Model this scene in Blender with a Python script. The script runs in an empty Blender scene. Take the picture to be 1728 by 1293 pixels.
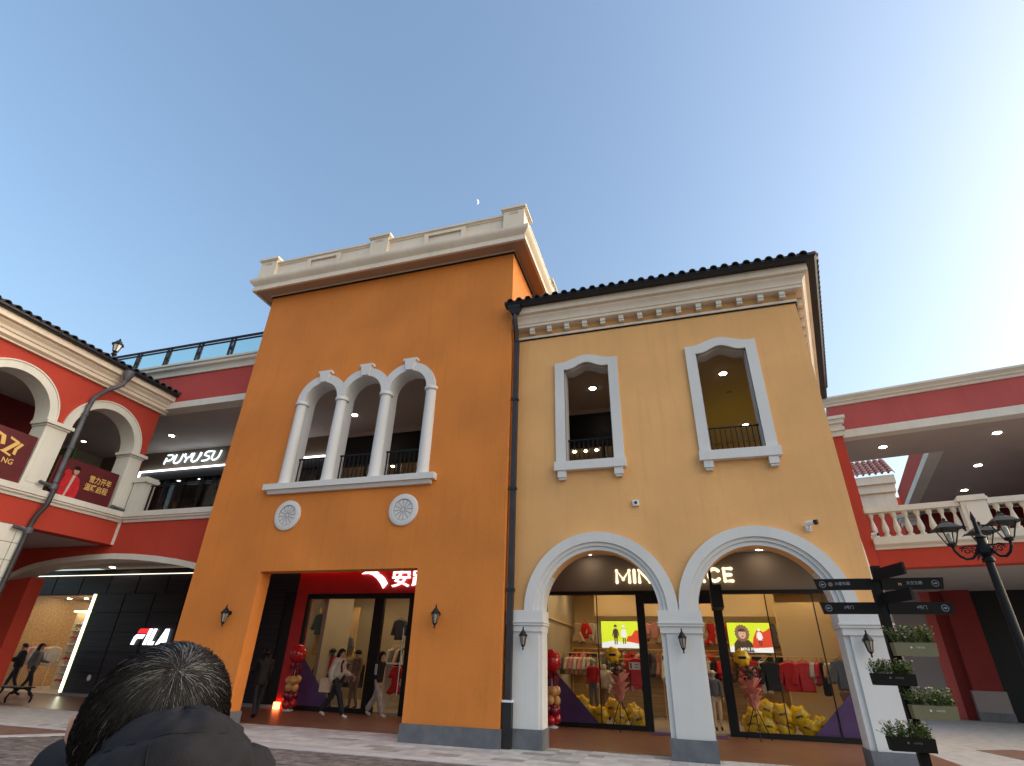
import bpy, bmesh, math, random
from mathutils import Vector, Matrix
from mathutils.geometry import tessellate_polygon
random.seed(7)
PI = math.pi
SC = bpy.context.scene
COL = SC.collection
R = math.radians

# ------------------------------------------------------------------ camera, sky, sun, exposure
cam_data = bpy.data.cameras.new('camera')
cam_data.sensor_width = 36.0
cam_data.sensor_fit = 'HORIZONTAL'
cam_data.lens = 18.589
cam_data.clip_start = 0.05
cam_data.clip_end = 20000
cam = bpy.data.objects.new('camera', cam_data)
COL.objects.link(cam)
_r = Vector((0.9566, 0.2906, 0.0252))
_d = Vector((-0.1147, 0.4539, -0.8836))
_f = Vector((-0.2682, 0.8423, 0.4675))
_f.normalize(); _r = (_r - _f * _r.dot(_f)).normalized(); _u = _r.cross(_f).normalized()
cam.matrix_world = Matrix(((_r.x, _u.x, -_f.x, 0), (_r.y, _u.y, -_f.y, 0), (_r.z, _u.z, -_f.z, 1.5), (0, 0, 0, 1)))
SC.camera = cam

SUN_AZ, SUN_EL = R(74), R(18.0)            # azimuth clockwise from +Y (behind the shops, to the right), low evening sun
world = bpy.data.worlds.new('World')
SC.world = world
world.use_nodes = True
wn = world.node_tree
sky = wn.nodes.new('ShaderNodeTexSky')
sky.sky_type = 'NISHITA'
sky.sun_disc = False
sky.sun_elevation = SUN_EL
sky.sun_rotation = SUN_AZ
sky.altitude = 50
sky.air_density = 1.4
sky.dust_density = 4.5
sky.ozone_density = 3.6
bg = wn.nodes['Background']
bg.inputs['Strength'].default_value = 0.15
gm = wn.nodes.new('ShaderNodeGamma'); gm.inputs['Gamma'].default_value = 0.85
wn.links.new(sky.outputs[0], gm.inputs[0]); wn.links.new(gm.outputs[0], bg.inputs[0])

sun_data = bpy.data.lights.new('sun', 'SUN')
sun_data.energy = 1.75
sun_data.angle = R(150)
sun_data.color = (1.0, 0.85, 0.68)
sun = bpy.data.objects.new('sun', sun_data)
COL.objects.link(sun)
_sd = Vector((math.sin(SUN_AZ) * math.cos(SUN_EL), math.cos(SUN_AZ) * math.cos(SUN_EL), math.sin(SUN_EL)))
sun.rotation_euler = _sd.to_track_quat('Z', 'Y').to_euler()

SC.view_settings.view_transform = 'Standard'
SC.view_settings.look = 'None'
SC.view_settings.exposure = 1.36
SC.view_settings.gamma = 1.0
SC.view_settings.use_curve_mapping = False
SC.render.engine = 'CYCLES'
SC.cycles.use_denoising = True
SC.cycles.max_bounces = 7
SC.cycles.transparent_max_bounces = 12
SC.cycles.sample_clamp_indirect = 4.0
SC.cycles.caustics_reflective = False
SC.cycles.caustics_refractive = False

# ------------------------------------------------------------------ materials
MATS = {}
def mat(name, col, rough=0.6, var=0.0, vscale=3.0, bump=0.0, bscale=40.0, metal=0.0, spec=0.4, col2=None, stretch=(1, 1, 1), dirt=0.0):
    m = bpy.data.materials.new(name); m.use_nodes = True
    nt = m.node_tree; b = nt.nodes['Principled BSDF']
    b.inputs['Base Color'].default_value = (*col, 1)
    b.inputs['Roughness'].default_value = rough
    b.inputs['Metallic'].default_value = metal
    b.inputs['Specular IOR Level'].default_value = spec
    if var or bump or dirt:
        g = nt.nodes.new('ShaderNodeNewGeometry')
        mp = nt.nodes.new('ShaderNodeMapping'); mp.inputs['Scale'].default_value = stretch
        nt.links.new(g.outputs['Position'], mp.inputs[0])
    last = None
    if var:
        n = nt.nodes.new('ShaderNodeTexNoise'); n.inputs['Scale'].default_value = vscale; n.inputs['Detail'].default_value = 6
        nt.links.new(mp.outputs[0], n.inputs['Vector'])
        mx = nt.nodes.new('ShaderNodeMix'); mx.data_type = 'RGBA'
        c2 = col2 or tuple(c * (1 - var) for c in col)
        mx.inputs[6].default_value = (*[min(1, c * (1 + var * 0.5)) for c in col], 1); mx.inputs[7].default_value = (*c2, 1)
        rp = nt.nodes.new('ShaderNodeMapRange'); rp.inputs[1].default_value = 0.3; rp.inputs[2].default_value = 0.7
        nt.links.new(n.outputs[0], rp.inputs[0]); nt.links.new(rp.outputs[0], mx.inputs[0])
        last = mx.outputs[2]
        nt.links.new(last, b.inputs['Base Color'])
    if dirt:
        n2 = nt.nodes.new('ShaderNodeTexNoise'); n2.inputs['Scale'].default_value = 1.0; n2.inputs['Detail'].default_value = 8
        mp2 = nt.nodes.new('ShaderNodeMapping'); mp2.inputs['Scale'].default_value = (6, 6, 0.5)
        nt.links.new(g.outputs['Position'], mp2.inputs[0]); nt.links.new(mp2.outputs[0], n2.inputs['Vector'])
        rp2 = nt.nodes.new('ShaderNodeMapRange'); rp2.inputs[1].default_value = 0.52; rp2.inputs[2].default_value = 0.8; rp2.inputs[4].default_value = dirt
        nt.links.new(n2.outputs[0], rp2.inputs[0])
        mx2 = nt.nodes.new('ShaderNodeMix'); mx2.data_type = 'RGBA'
        mx2.inputs[6].default_value = (*col, 1); mx2.inputs[7].default_value = (*[c * 0.55 for c in col], 1)
        if last: nt.links.new(last, mx2.inputs[6])
        nt.links.new(rp2.outputs[0], mx2.inputs[0]); nt.links.new(mx2.outputs[2], b.inputs['Base Color'])
    if bump:
        nb = nt.nodes.new('ShaderNodeTexNoise'); nb.inputs['Scale'].default_value = bscale; nb.inputs['Detail'].default_value = 3
        nt.links.new(g.outputs['Position'], nb.inputs['Vector'])
        bp = nt.nodes.new('ShaderNodeBump'); bp.inputs['Strength'].default_value = bump; bp.inputs['Distance'].default_value = 0.02
        nt.links.new(nb.outputs[0], bp.inputs['Height']); nt.links.new(bp.outputs[0], b.inputs['Normal'])
    MATS[name] = m
    return m
def emit(name, col, strength):
    m = bpy.data.materials.new(name); m.use_nodes = True; nt = m.node_tree
    b = nt.nodes['Principled BSDF']
    b.inputs['Base Color'].default_value = (*[c * .5 for c in col], 1)
    b.inputs['Emission Color'].default_value = (*col, 1)
    b.inputs['Emission Strength'].default_value = strength
    MATS[name] = m
    return m
def glass(name, tint=(0.9, 0.92, 0.92), refl=1.0):
    m = bpy.data.materials.new(name); m.use_nodes = True; nt = m.node_tree
    nt.nodes.remove(nt.nodes['Principled BSDF'])
    out = nt.nodes['Material Output']
    t = nt.nodes.new('ShaderNodeBsdfTransparent'); t.inputs[0].default_value = (*tint, 1)
    g = nt.nodes.new('ShaderNodeBsdfGlossy'); g.inputs['Roughness'].default_value = 0.02
    fr = nt.nodes.new('ShaderNodeLayerWeight'); fr.inputs[0].default_value = 0.5
    mt = nt.nodes.new('ShaderNodeMath'); mt.operation = 'POWER'; mt.inputs[1].default_value = 3.0
    nt.links.new(fr.outputs['Facing'], mt.inputs[0])
    ma = nt.nodes.new('ShaderNodeMath'); ma.operation = 'MULTIPLY_ADD'; ma.inputs[1].default_value = 0.5 * refl; ma.inputs[2].default_value = 0.018 * refl
    nt.links.new(mt.outputs[0], ma.inputs[0])
    mx = nt.nodes.new('ShaderNodeMixShader')
    nt.links.new(ma.outputs[0], mx.inputs[0]); nt.links.new(t.outputs[0], mx.inputs[1]); nt.links.new(g.outputs[0], mx.inputs[2])
    nt.links.new(mx.outputs[0], out.inputs[0])
    MATS[name] = m
    return m
mat('orange', (0.66, 0.215, 0.038), 0.85, 0.14, 0.6, 0.4, 55, dirt=0.22)
mat('yellow', (0.78, 0.425, 0.165), 0.85, 0.12, 0.6, 0.4, 55, dirt=0.22)
mat('red', (0.46, 0.048, 0.026), 0.8, 0.12, 0.6, 0.3, 55, dirt=0.14)
mat('redpink', (0.48, 0.095, 0.085), 0.8, 0.14, 0.6, 0.3, 55, dirt=0.15)  # pinker red: sky reflection and haze on the upper gallery band put into colour
mat('red2', (0.50, 0.070, 0.055), 0.8, 0.14, 0.6, 0.3, 55, dirt=0.15)
mat('darkred', (0.20, 0.020, 0.018), 0.8, 0.15, 0.6, 0.25, 55)  # dark red, lowered further to carry shade in the right wing's recess
mat('white', (0.64, 0.63, 0.61), 0.7, 0.06, 0.8, 0.15, 50, dirt=0.14)
mat('cream', (0.76, 0.66, 0.53), 0.75, 0.10, 0.8, 0.2, 50, dirt=0.22)
mat('creamw', (0.68, 0.66, 0.58), 0.7, 0.08, 0.8, 0.15, 50, dirt=0.22)
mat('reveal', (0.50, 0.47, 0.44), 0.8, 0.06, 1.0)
mat('frieze', (0.52, 0.27, 0.10), 0.8, 0.1, 1.0)
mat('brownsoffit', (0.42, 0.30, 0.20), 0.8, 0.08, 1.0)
mat('plinth', (0.13, 0.135, 0.15), 0.6, 0.25, 4, 0.2, 30, dirt=0.3)
mat('ceil', (0.46, 0.40, 0.36), 0.85, 0.06, 1.0)
mat('slab', (0.42, 0.37, 0.34), 0.85, 0.06, 1.0)
mat('black', (0.006, 0.006, 0.007), 0.5, 0.2, 5, spec=0.3)
mat('iron', (0.005, 0.005, 0.006), 0.55, 0.3, 12, 0.15, 80, spec=0.3)
mat('tile', (0.030, 0.031, 0.040), 0.6, 0.4, 6, 0.2, 30)
mat('tilered', (0.32, 0.12, 0.10), 0.7, 0.4, 4)
mat('gutter', (0.016, 0.016, 0.019), 0.45, 0.3, 4)
mat('pipegrey', (0.10, 0.10, 0.115), 0.5, 0.5, 3, 0.1, 30, dirt=0.5)
mat('pipedark', (0.035, 0.032, 0.035), 0.45, 0.3, 3)
mat('panel', (0.022, 0.020, 0.026), 0.45, 0.5, 1.0, 0.25, 18, stretch=(0.4, 0.4, 30), spec=0.25)
mat('redfascia', (0.55, 0.014, 0.014), 0.45, 0.1, 3, 0.2, 60)
mat('taupe', (0.20, 0.155, 0.115), 0.7, 0.06, 1.0)
mat('shopwall', (0.66, 0.49, 0.27), 0.8, 0.06, 1.0)
mat('shopwood', (0.40, 0.26, 0.12), 0.6, 0.3, 2, stretch=(0.3, 8, 8))
mat('shopgrey', (0.45, 0.38, 0.28), 0.7, 0.08, 1.0)
mat('floorbrown', (0.23, 0.105, 0.06), 0.35, 0.35, 3, 0.1, 20, stretch=(0.5, 6, 1))
mat('shopfloor', (0.45, 0.40, 0.33), 0.3, 0.1, 2)
mat('kerbwhite', (0.50, 0.48, 0.48), 0.7, 0.2, 3, 0.2, 30)
mat('joint', (0.10, 0.095, 0.09), 0.9)
mat('street', (0.19, 0.165, 0.15), 0.8, 0.5, 5, 0.5, 25)
mat('street2', (0.15, 0.12, 0.11), 0.8, 0.5, 5, 0.5, 25)
mat('strip', (0.19, 0.105, 0.075), 0.8, 0.4, 4, 0.3, 30)
for i, c in enumerate([(0.40, 0.385, 0.36), (0.36, 0.345, 0.325), (0.43, 0.41, 0.385), (0.33, 0.32, 0.31), (0.245, 0.225, 0.21)]):
    mat('stone%d' % i, tuple(q_ * 1.3 for q_ in c), 0.75, 0.22, 4, 0.3, 35)
mat('plastic', (0.7, 0.7, 0.72), 0.4)
mat('camlens', (0.01, 0.01, 0.012), 0.2)
mat('purple', (0.10, 0.045, 0.16), 0.5, 0.1, 2)
mat('gold', (0.72, 0.46, 0.14), 0.4, spec=0.5)
mat('bannerred', (0.105, 0.008, 0.012), 0.55, 0.25, 2)
mat('coatred', (0.52, 0.012, 0.02), 0.6, 0.2, 8)
mat('coatblack', (0.008, 0.008, 0.010), 0.7, 0.3, 8)
mat('coatwhite', (0.50, 0.45, 0.38), 0.7, 0.15, 8)
mat('coatcream', (0.58, 0.44, 0.30), 0.7, 0.15, 8)
mat('coatpink', (0.62, 0.28, 0.26), 0.7, 0.15, 8)
mat('coatgrey', (0.12, 0.12, 0.13), 0.7, 0.15, 8)
mat('coatbrown', (0.20, 0.10, 0.055), 0.7, 0.2, 8)
mat('coatnavy', (0.02, 0.025, 0.055), 0.7, 0.2, 8)
mat('trouserwhite', (0.42, 0.36, 0.31), 0.75, 0.2, 8)
mat('denim', (0.014, 0.016, 0.024), 0.75, 0.3, 10)
mat('skin', (0.50, 0.27, 0.19), 0.5, 0.1, 10)
mat('hairblack', (0.006, 0.0052, 0.005), 0.45, spec=0.25)
mat('hairgrey', (0.10, 0.098, 0.095), 0.45, spec=0.3)
mat('hairbrown', (0.012, 0.009, 0.007), 0.45, spec=0.25)
mat('scalp', (0.075, 0.050, 0.040), 0.8, spec=0.2)
mat('hairblack2', (0.010, 0.009, 0.009), 0.8, 0.6, 60, 0.6, 220, spec=0.1)
mat('jacket', (0.009, 0.0085, 0.011), 0.8, 0.3, 40, 0.18, 700, spec=0.25)
mat('shoe', (0.55, 0.53, 0.50), 0.5)
mat('balloonred', (0.48, 0.012, 0.02), 0.14, spec=0.6)
mat('balloonmaroon', (0.22, 0.012, 0.03), 0.14, spec=0.6)
mat('balloongold', (0.60, 0.32, 0.11), 0.18, spec=0.6)
mat('balloonyellow', (0.72, 0.42, 0.01), 0.2, 0.1, 6, spec=0.6)
mat('paperpink', (0.66, 0.27, 0.21), 0.6, 0.15, 6)
mat('flowerdark', (0.07, 0.03, 0.03), 0.7, 0.5, 20)
mat('leaf', (0.075, 0.13, 0.028), 0.55, 0.5, 14)
mat('leaf2', (0.14, 0.19, 0.035), 0.55, 0.4, 14)
mat('petalwhite', (0.70, 0.68, 0.55), 0.6)
mat('petalyellow', (0.65, 0.60, 0.20), 0.6)
mat('petalorange', (0.55, 0.17, 0.06), 0.6)
mat('petalpink', (0.45, 0.13, 0.15), 0.6)
mat('soil', (0.03, 0.022, 0.016), 0.9)
mat('planterolive', (0.17, 0.155, 0.085), 0.6, 0.1, 4)
mat('planterblack', (0.007, 0.0065, 0.006), 0.7, 0.1, 4, spec=0.2)
mat('letterwhite', (0.62, 0.62, 0.60), 0.5)
mat('lettergrey', (0.27, 0.28, 0.32), 0.5)
mat('letterdim', (0.13, 0.115, 0.095), 0.5)
mat('frosted', (0.55, 0.53, 0.48), 0.4)
mat('smokedglass', (0.30, 0.26, 0.21), 0.25)
mat('redprint', (0.55, 0.03, 0.03), 0.5, 0.4, 3)
mat('greypanel', (0.25, 0.215, 0.21), 0.7, 0.06, 1.0)
mat('chrome', (0.6, 0.6, 0.6), 0.25, metal=0.9)
glass('glass', (0.94, 0.95, 0.95), 0.6)
glass('glassrail', (0.80, 0.93, 0.92), 1.6)
glass('glassdark', (0.45, 0.47, 0.50), 1.4)
emit('lampwarm', (1.0, 0.86, 0.66), 14)
emit('lampwhite', (1.0, 0.92, 0.80), 12)
emit('spotwarm', (1.0, 0.74, 0.40), 52)
emit('spotfila', (1.0, 0.78, 0.52), 60)
emit('shoplight', (1.0, 0.74, 0.44), 1.11)
emit('shoplightw', (1.0, 0.82, 0.62), 0.924)
emit('ledwhite', (0.92, 0.95, 1.0), 1.8)
emit('ledwarm', (1.0, 0.90, 0.72), 0.9)
emit('ledfill', (1.0, 0.85, 0.6), 6)
emit('ledlime', (0.86, 1.0, 0.35), 1.6)
emit('ledred', (1.0, 0.05, 0.04), 7)
emit('ledorange', (1.0, 0.20, 0.06), 4)
emit('signwhite', (0.95, 0.97, 1.0), 0.75)
emit('signblue', (0.72, 0.90, 1.0), 0.9)
emit('signwarm', (1.0, 0.86, 0.55), 0.62)
emit('signred', (1.0, 0.03, 0.04), 0.45)
emit('yellowglow', (1.0, 0.80, 0.05), 1.1)
emit('scrlime', (0.62, 0.72, 0.03), 0.42)
emit('scrwhite', (0.85, 0.85, 0.82), 0.36)
emit('scrred', (0.75, 0.07, 0.03), 0.32)
emit('scrdark', (0.10, 0.06, 0.035), 0.2)
emit('scrbrown', (0.22, 0.12, 0.06), 0.4)
emit('scrskin', (0.75, 0.48, 0.36), 0.32)
emit('posterlit', (1.0, 0.06, 0.03), 0.4)
emit('posterlit2', (1.0, 0.55, 0.35), 0.4)
emit('moonlight', (0.95, 0.96, 0.98), 0.508)

# ------------------------------------------------------------------ mesh helpers
class MB:
    def __init__(s): s.v = []; s.f = []; s.mi = []; s.cur = 0
    def add(s, vs, fs):
        o = len(s.v); s.v += [Vector(p) for p in vs]
        s.f += [tuple(i + o for i in f) for f in fs]; s.mi += [s.cur] * len(fs)
        return s
    def box(s, x0, y0, z0, x1, y1, z1):
        return s.add([(x0, y0, z0), (x1, y0, z0), (x1, y1, z0), (x0, y1, z0), (x0, y0, z1), (x1, y0, z1), (x1, y1, z1), (x0, y1, z1)],
                     [(0, 3, 2, 1), (4, 5, 6, 7), (0, 1, 5, 4), (1, 2, 6, 5), (2, 3, 7, 6), (3, 0, 4, 7)])
    def hexa(s, p):
        return s.add(p, [(0, 3, 2, 1), (4, 5, 6, 7), (0, 1, 5, 4), (1, 2, 6, 5), (2, 3, 7, 6), (3, 0, 4, 7)])
    def plate(s, fr, loops, w0, w1):           # polygon with holes, extruded along the frame's normal
        allp = [p for l in loops for p in l]; n = len(allp)
        tri = tessellate_polygon([[Vector((p[0], p[1], 0)) for p in l] for l in loops])
        vs = [fr(p[0], p[1], w1) for p in allp] + [fr(p[0], p[1], w0) for p in allp]
        fs = [tuple(t) for t in tri] + [tuple(i + n for i in reversed(t)) for t in tri]
        o = 0
        for l in loops:
            k = len(l)
            fs += [(o + i, o + (i + 1) % k, n + o + (i + 1) % k, n + o + i) for i in range(k)]
            o += k
        return s.add(vs, fs)
    def tube(s, path, r, n=8, cap=True):
        P = [Vector(p) for p in path]; k = len(P)
        rr = r if isinstance(r, (list, tuple)) else [r] * k
        t0 = (P[1] - P[0]).normalized()
        a = t0.orthogonal().normalized()
        rings = []
        for i in range(k):
            t = (P[min(i + 1, k - 1)] - P[max(i - 1, 0)])
            t = t.normalized() if t.length > 1e-9 else t0
            a = (a - t * a.dot(t))
            a = a.normalized() if a.length > 1e-6 else t.orthogonal().normalized()
            b = t.cross(a)
            rings.append([P[i] + (a * math.cos(2 * PI * j / n + PI / n) + b * math.sin(2 * PI * j / n + PI / n)) * rr[i] for j in range(n)])
        vs = [p for g in rings for p in g]
        fs = [(i * n + j, i * n + (j + 1) % n, (i + 1) * n + (j + 1) % n, (i + 1) * n + j) for i in range(k - 1) for j in range(n)]
        if cap: fs += [tuple(reversed(range(n))), tuple(range((k - 1) * n, k * n))]
        return s.add(vs, fs)
    def lathe(s, prof, c, n=12, ax=None):      # prof: (radius, height)
        c = Vector(c)
        if ax is None: X, Y, Z = Vector((1, 0, 0)), Vector((0, 1, 0)), Vector((0, 0, 1))
        else:
            Z = Vector(ax).normalized(); X = Z.orthogonal().normalized(); Y = Z.cross(X)
        vs = [c + X * (r * math.cos(2 * PI * j / n + PI / n)) + Y * (r * math.sin(2 * PI * j / n + PI / n)) + Z * h for r, h in prof for j in range(n)]
        k = len(prof)
        fs = [(i * n + j, i * n + (j + 1) % n, (i + 1) * n + (j + 1) % n, (i + 1) * n + j) for i in range(k - 1) for j in range(n)]
        fs += [tuple(reversed(range(n))), tuple(range((k - 1) * n, k * n))]
        return s.add(vs, fs)
    def ball(s, c, r, n=12, m=8, M=None):
        rx, ry, rz = r if isinstance(r, (tuple, list)) else (r, r, r)
        c = Vector(c); vs = []
        for i in range(m + 1):
            th = PI * min(max(i / m, 0.012), 0.988)
            for j in range(n):
                p = Vector((rx * math.sin(th) * math.cos(2 * PI * j / n), ry * math.sin(th) * math.sin(2 * PI * j / n), rz * math.cos(th)))
                if M: p = M @ p
                vs.append(c + p)
        fs = [(i * n + j, i * n + (j + 1) % n, (i + 1) * n + (j + 1) % n, (i + 1) * n + j) for i in range(m) for j in range(n)]
        fs += [tuple(range(n)), tuple(reversed(range(m * n, m * n + n)))]
        return s.add(vs, fs)
    def sweep(s, prof, path, closed_top=True): # prof (outward, z) swept along an XY path with mitred corners
        P = [Vector((p[0], p[1])) for p in path]; k = len(P); offs = []
        def nrm(a, b):
            d = (b - a).normalized(); return Vector((d.y, -d.x))
        for i in range(k):
            if i == 0: offs.append(nrm(P[0], P[1]))
            elif i == k - 1: offs.append(nrm(P[k - 2], P[k - 1]))
            else:
                n1, n2 = nrm(P[i - 1], P[i]), nrm(P[i], P[i + 1]); offs.append((n1 + n2) / (1 + n1.dot(n2)))
        m = len(prof)
        vs = [(P[i].x + offs[i].x * d, P[i].y + offs[i].y * d, z) for i in range(k) for d, z in prof]
        fs = [(i * m + j, i * m + (j + 1) % m, (i + 1) * m + (j + 1) % m, (i + 1) * m + j) for i in range(k - 1) for j in range(m)]
        fs += [tuple(range(m)), tuple(reversed(range((k - 1) * m, k * m)))]
        return s.add(vs, fs)
    def build(s, name, m, parent=None, smooth=False, recalc=True, loc=None):
        me = bpy.data.meshes.new(name)
        inv = ROOTM.get(parent.name, Matrix()).inverted() if parent is not None else (Matrix.Translation(Vector(loc)).inverted() if loc is not None else Matrix())
        me.from_pydata([inv @ p for p in s.v], [], s.f)
        ms = m if isinstance(m, (list, tuple)) else [m]
        for q in ms: me.materials.append(MATS[q])
        if len(ms) > 1: me.polygons.foreach_set('material_index', s.mi)
        if recalc:
            b = bmesh.new(); b.from_mesh(me); bmesh.ops.recalc_face_normals(b, faces=b.faces); b.to_mesh(me); b.free()
        if smooth is True: me.polygons.foreach_set('use_smooth', [True] * len(me.polygons))
        elif smooth: me.shade_flat(); me.set_sharp_from_angle(angle=R(smooth)); me.polygons.foreach_set('use_smooth', [True] * len(me.polygons))
        me.update()
        o = bpy.data.objects.new(name, me); COL.objects.link(o)
        if parent is not None:
            o.parent = parent; ROOTM[o.name] = ROOTM.get(parent.name, Matrix())
        else:
            if loc is not None: o.location = loc
            ROOTM[o.name] = Matrix.Translation(Vector(loc)) if loc is not None else Matrix()
        return o
ROOTM = {}
def put(name, me, parent, M):                   # a piece that shares mesh data; M is its place in the world
    o = bpy.data.objects.new(name, me); COL.objects.link(o)
    L = M
    if parent is not None:
        o.parent = parent; L = ROOTM.get(parent.name, Matrix()).inverted() @ M
    o.matrix_local = L
    ROOTM[o.name] = M
    return o
def thing(name, label, cat, loc=(0, 0, 0), rz=0.0, group=None):
    o = bpy.data.objects.new(name, None); COL.objects.link(o)
    o.empty_display_size = 0.2
    M = Matrix.Translation(Vector(loc)) @ Matrix.Rotation(rz, 4, 'Z')
    o.matrix_world = M; ROOTM[o.name] = M
    return tag(o, label, cat, group)
def tag(o, label, cat, group=None):
    o['label'] = label; o['category'] = cat
    if group: o['group'] = group
    return o
def struct(o): o['kind'] = 'structure'; return o
def stuff(o): o['kind'] = 'stuff'; return o
def bx(name, m, parent, *a, **k): return MB().box(*a).build(name, m, parent, **k)
def meshdata(mb, name, m, smooth=False):        # a mesh that is shared by copies, without an object
    o = mb.build(name, m, None, smooth); me = o.data; COL.objects.unlink(o); bpy.data.objects.remove(o); return me
def frame(o, U, W):                             # facade frame: u along the wall, v up, w outward
    o, U, W = Vector(o), Vector(U), Vector(W)
    return lambda u, v, w=0.0: o + U * u + Vector((0, 0, v)) + W * w
def yfr(y): return frame((0, y, 0), (1, 0, 0), (0, -1, 0))
def xfr(x): return frame((x, 0, 0), (0, 1, 0), (1, 0, 0))
def rect(u0, v0, u1, v1): return [(u0, v0), (u1, v0), (u1, v1), (u0, v1)]
def arc(cu, cv, r, a0, a1, n, rv=None): return [(cu + r * math.cos(a0 + (a1 - a0) * i / n), cv + (rv or r) * math.sin(a0 + (a1 - a0) * i / n)) for i in range(n + 1)]
def archloop(cu, r, v0, vs, n=28): return [(cu - r, v0), (cu + r, v0)] + arc(cu, vs, r, 0, PI, n)
def text(name, body, m, parent, fr, u, v, h, w0=0.0, depth=0.02, width=None, bold=0.0, center=False, shear=0.0, res=3):
    c = bpy.data.curves.new(name, 'FONT'); c.body = body; c.extrude = 0.5; c.resolution_u = res; c.offset = bold; c.shear = shear
    o = bpy.data.objects.new(name, c); COL.objects.link(o)
    me = bpy.data.meshes.new_from_object(o.evaluated_get(bpy.context.evaluated_depsgraph_get()))
    COL.objects.unlink(o); bpy.data.objects.remove(o); bpy.data.curves.remove(c)
    vs = [p.co.copy() for p in me.vertices]; fs = [tuple(p.vertices) for p in me.polygons]
    x0, x1 = min(p.x for p in vs), max(p.x for p in vs); y0, y1 = min(p.y for p in vs), max(p.y for p in vs)
    k = h / (y1 - y0); kx = (width / (x1 - x0)) if width else k
    cu = (x1 - x0) * kx / 2 if center else 0
    mb = MB(); mb.add([fr(u - cu + (p.x - x0) * kx, v + (p.y - y0) * k, w0 + (p.z + 0.5) * depth) for p in vs], fs)
    bpy.data.meshes.remove(me)
    return mb.build(name, m, parent)

# ------------------------------------------------------------------ main dimensions (metres; X along the shop fronts, Y away from the viewer)
Y0, Y1, YC, YS, YU = 11.83, 12.15, 13.0, 16.8, 16.6
XL = -17.5
ZC1, ZF2, ZC2 = 4.45, 5.05, 9.33
F0, F1, FC, FS, FU, FL = yfr(Y0), yfr(Y1), yfr(YC), yfr(YS), yfr(YU), xfr(XL)

# ------------------------------------------------------------------ ground
g = MB().box(-400, -300, -0.5, 400, 600, -0.03)
struct(g.build('ground', 'street', loc=(0, 0, 0)))
# pavement: joint bed with every slab on it
bed = struct(MB().box(-26, 10.30, -0.03, 12.0, 13.4, -0.012).build('pavement', 'joint', loc=(0, 0, 0)))
kerbrow = struct(MB().box(-40, 9.99, -0.03, 14, 10.30, -0.014).build('kerb', 'joint', loc=(0, 0, 0)))
slabs = [meshdata(MB().box(-0.297, -0.147, -0.02, 0.297, 0.147, 0.0), 'slab', 'stone%d' % i) for i in range(5)]
halfs = [meshdata(MB().box(-0.147, -0.147, -0.02, 0.147, 0.147, 0.0), 'slab', 'stone%d' % i) for i in range(5)]
rnd = random.Random(3)
n = 0
for r_ in range(10):
    yy = 10.45 + r_ * 0.30
    x = -13.8 + (0.3 if r_ % 2 else 0)
    while x < 5.9:
        k = rnd.choice([0, 0, 1, 1, 2, 2, 3, 3, 0, 4])
        if n < 300 and yy < 13.4:
            half = rnd.random() < 0.18
            o = put('slab', (halfs if half else slabs)[k], bed, Matrix.Translation((x + (-0.15 if half else 0), yy, rnd.uniform(-0.002, 0.002))))
            if half: put('slab', halfs[rnd.choice([0, 1, 2, 3, 4])], bed, Matrix.Translation((x + 0.15, yy, 0)))
            n += 1
        x += 0.60
far = MB(); k = 0
for r_ in range(10):
    yy = 10.45 + r_ * 0.30
    for x0, x1 in ((-26, -14.2), (6, 11.8)):
        x = x0 + (0.3 if r_ % 2 else 0)
        while x < x1:
            if not (yy < 13.2 and False): far.box(x - 0.296, yy - 0.146, -0.02, x + 0.296, yy + 0.146, rnd.uniform(-0.002, 0.001))
            x += 0.60
if n >= 300:
    pass
stuff(far.build('far_slab', 'stone1', bed))
ks = meshdata(MB().box(-0.497, -0.147, -0.02, 0.497, 0.147, 0.004), 'kerb_stone', 'kerbwhite')
for i in range(46):
    put('kerb_stone', ks, kerbrow, Matrix.Translation((-33 + i * 1.0, 10.145, 0)))
# street pavers (too many and too small to count), brown band and diagonal white band beside the left wing
pav = MB(); rnd = random.Random(5)
for iy in range(38):
    y = 6.2 + iy * 0.10
    x = -15 + (0.1 if iy % 2 else 0)
    while x < 2.0:
        if x > -14.9 + 0 and (y < 9.95):
            pav.cur = rnd.choice([0, 0, 1])
            pav.box(x + 0.004, y + 0.004, -0.02, x + 0.196, y + 0.096, -0.008 + rnd.uniform(-0.004, 0.004))
        x += 0.2
struct_street = struct(pav.build('street', ['street', 'street2'], loc=(0, 0, 0)))
band = MB(); band.add([(-30, 9.98, 0.001), (-12.25, 9.98, 0.001), (-13.6, 8.4, 0.001), (-30, 2.5, 0.001), (-30, 9.98, -0.03), (-12.25, 9.98, -0.03), (-13.6, 8.4, -0.03), (-30, 2.5, -0.03)],
    [(0, 1, 2, 3), (4, 7, 6, 5), (0, 4, 5, 1), (1, 5, 6, 2), (2, 6, 7, 3), (3, 7, 4, 0)])
struct(band.build('path', 'strip', loc=(0, 0, 0)))
dg = struct(MB().box(-13.0, 8.0, -0.03, -12.99, 8.01, -0.02).build('path', 'joint', loc=(0, 0, 0)))
ds = meshdata(MB().box(-0.397, -0.147, -0.03, 0.397, 0.147, 0.006), 'kerb_stone', 'kerbwhite')
a_ = math.atan2(1.58, 1.35)
for i in range(9):
    put('kerb_stone', ds, dg, Matrix.Translation((-12.05 - i * 0.8 * math.cos(a_), 9.83 - i * 0.8 * math.sin(a_), 0.0)) @ Matrix.Rotation(a_, 4, 'Z'))
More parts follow.
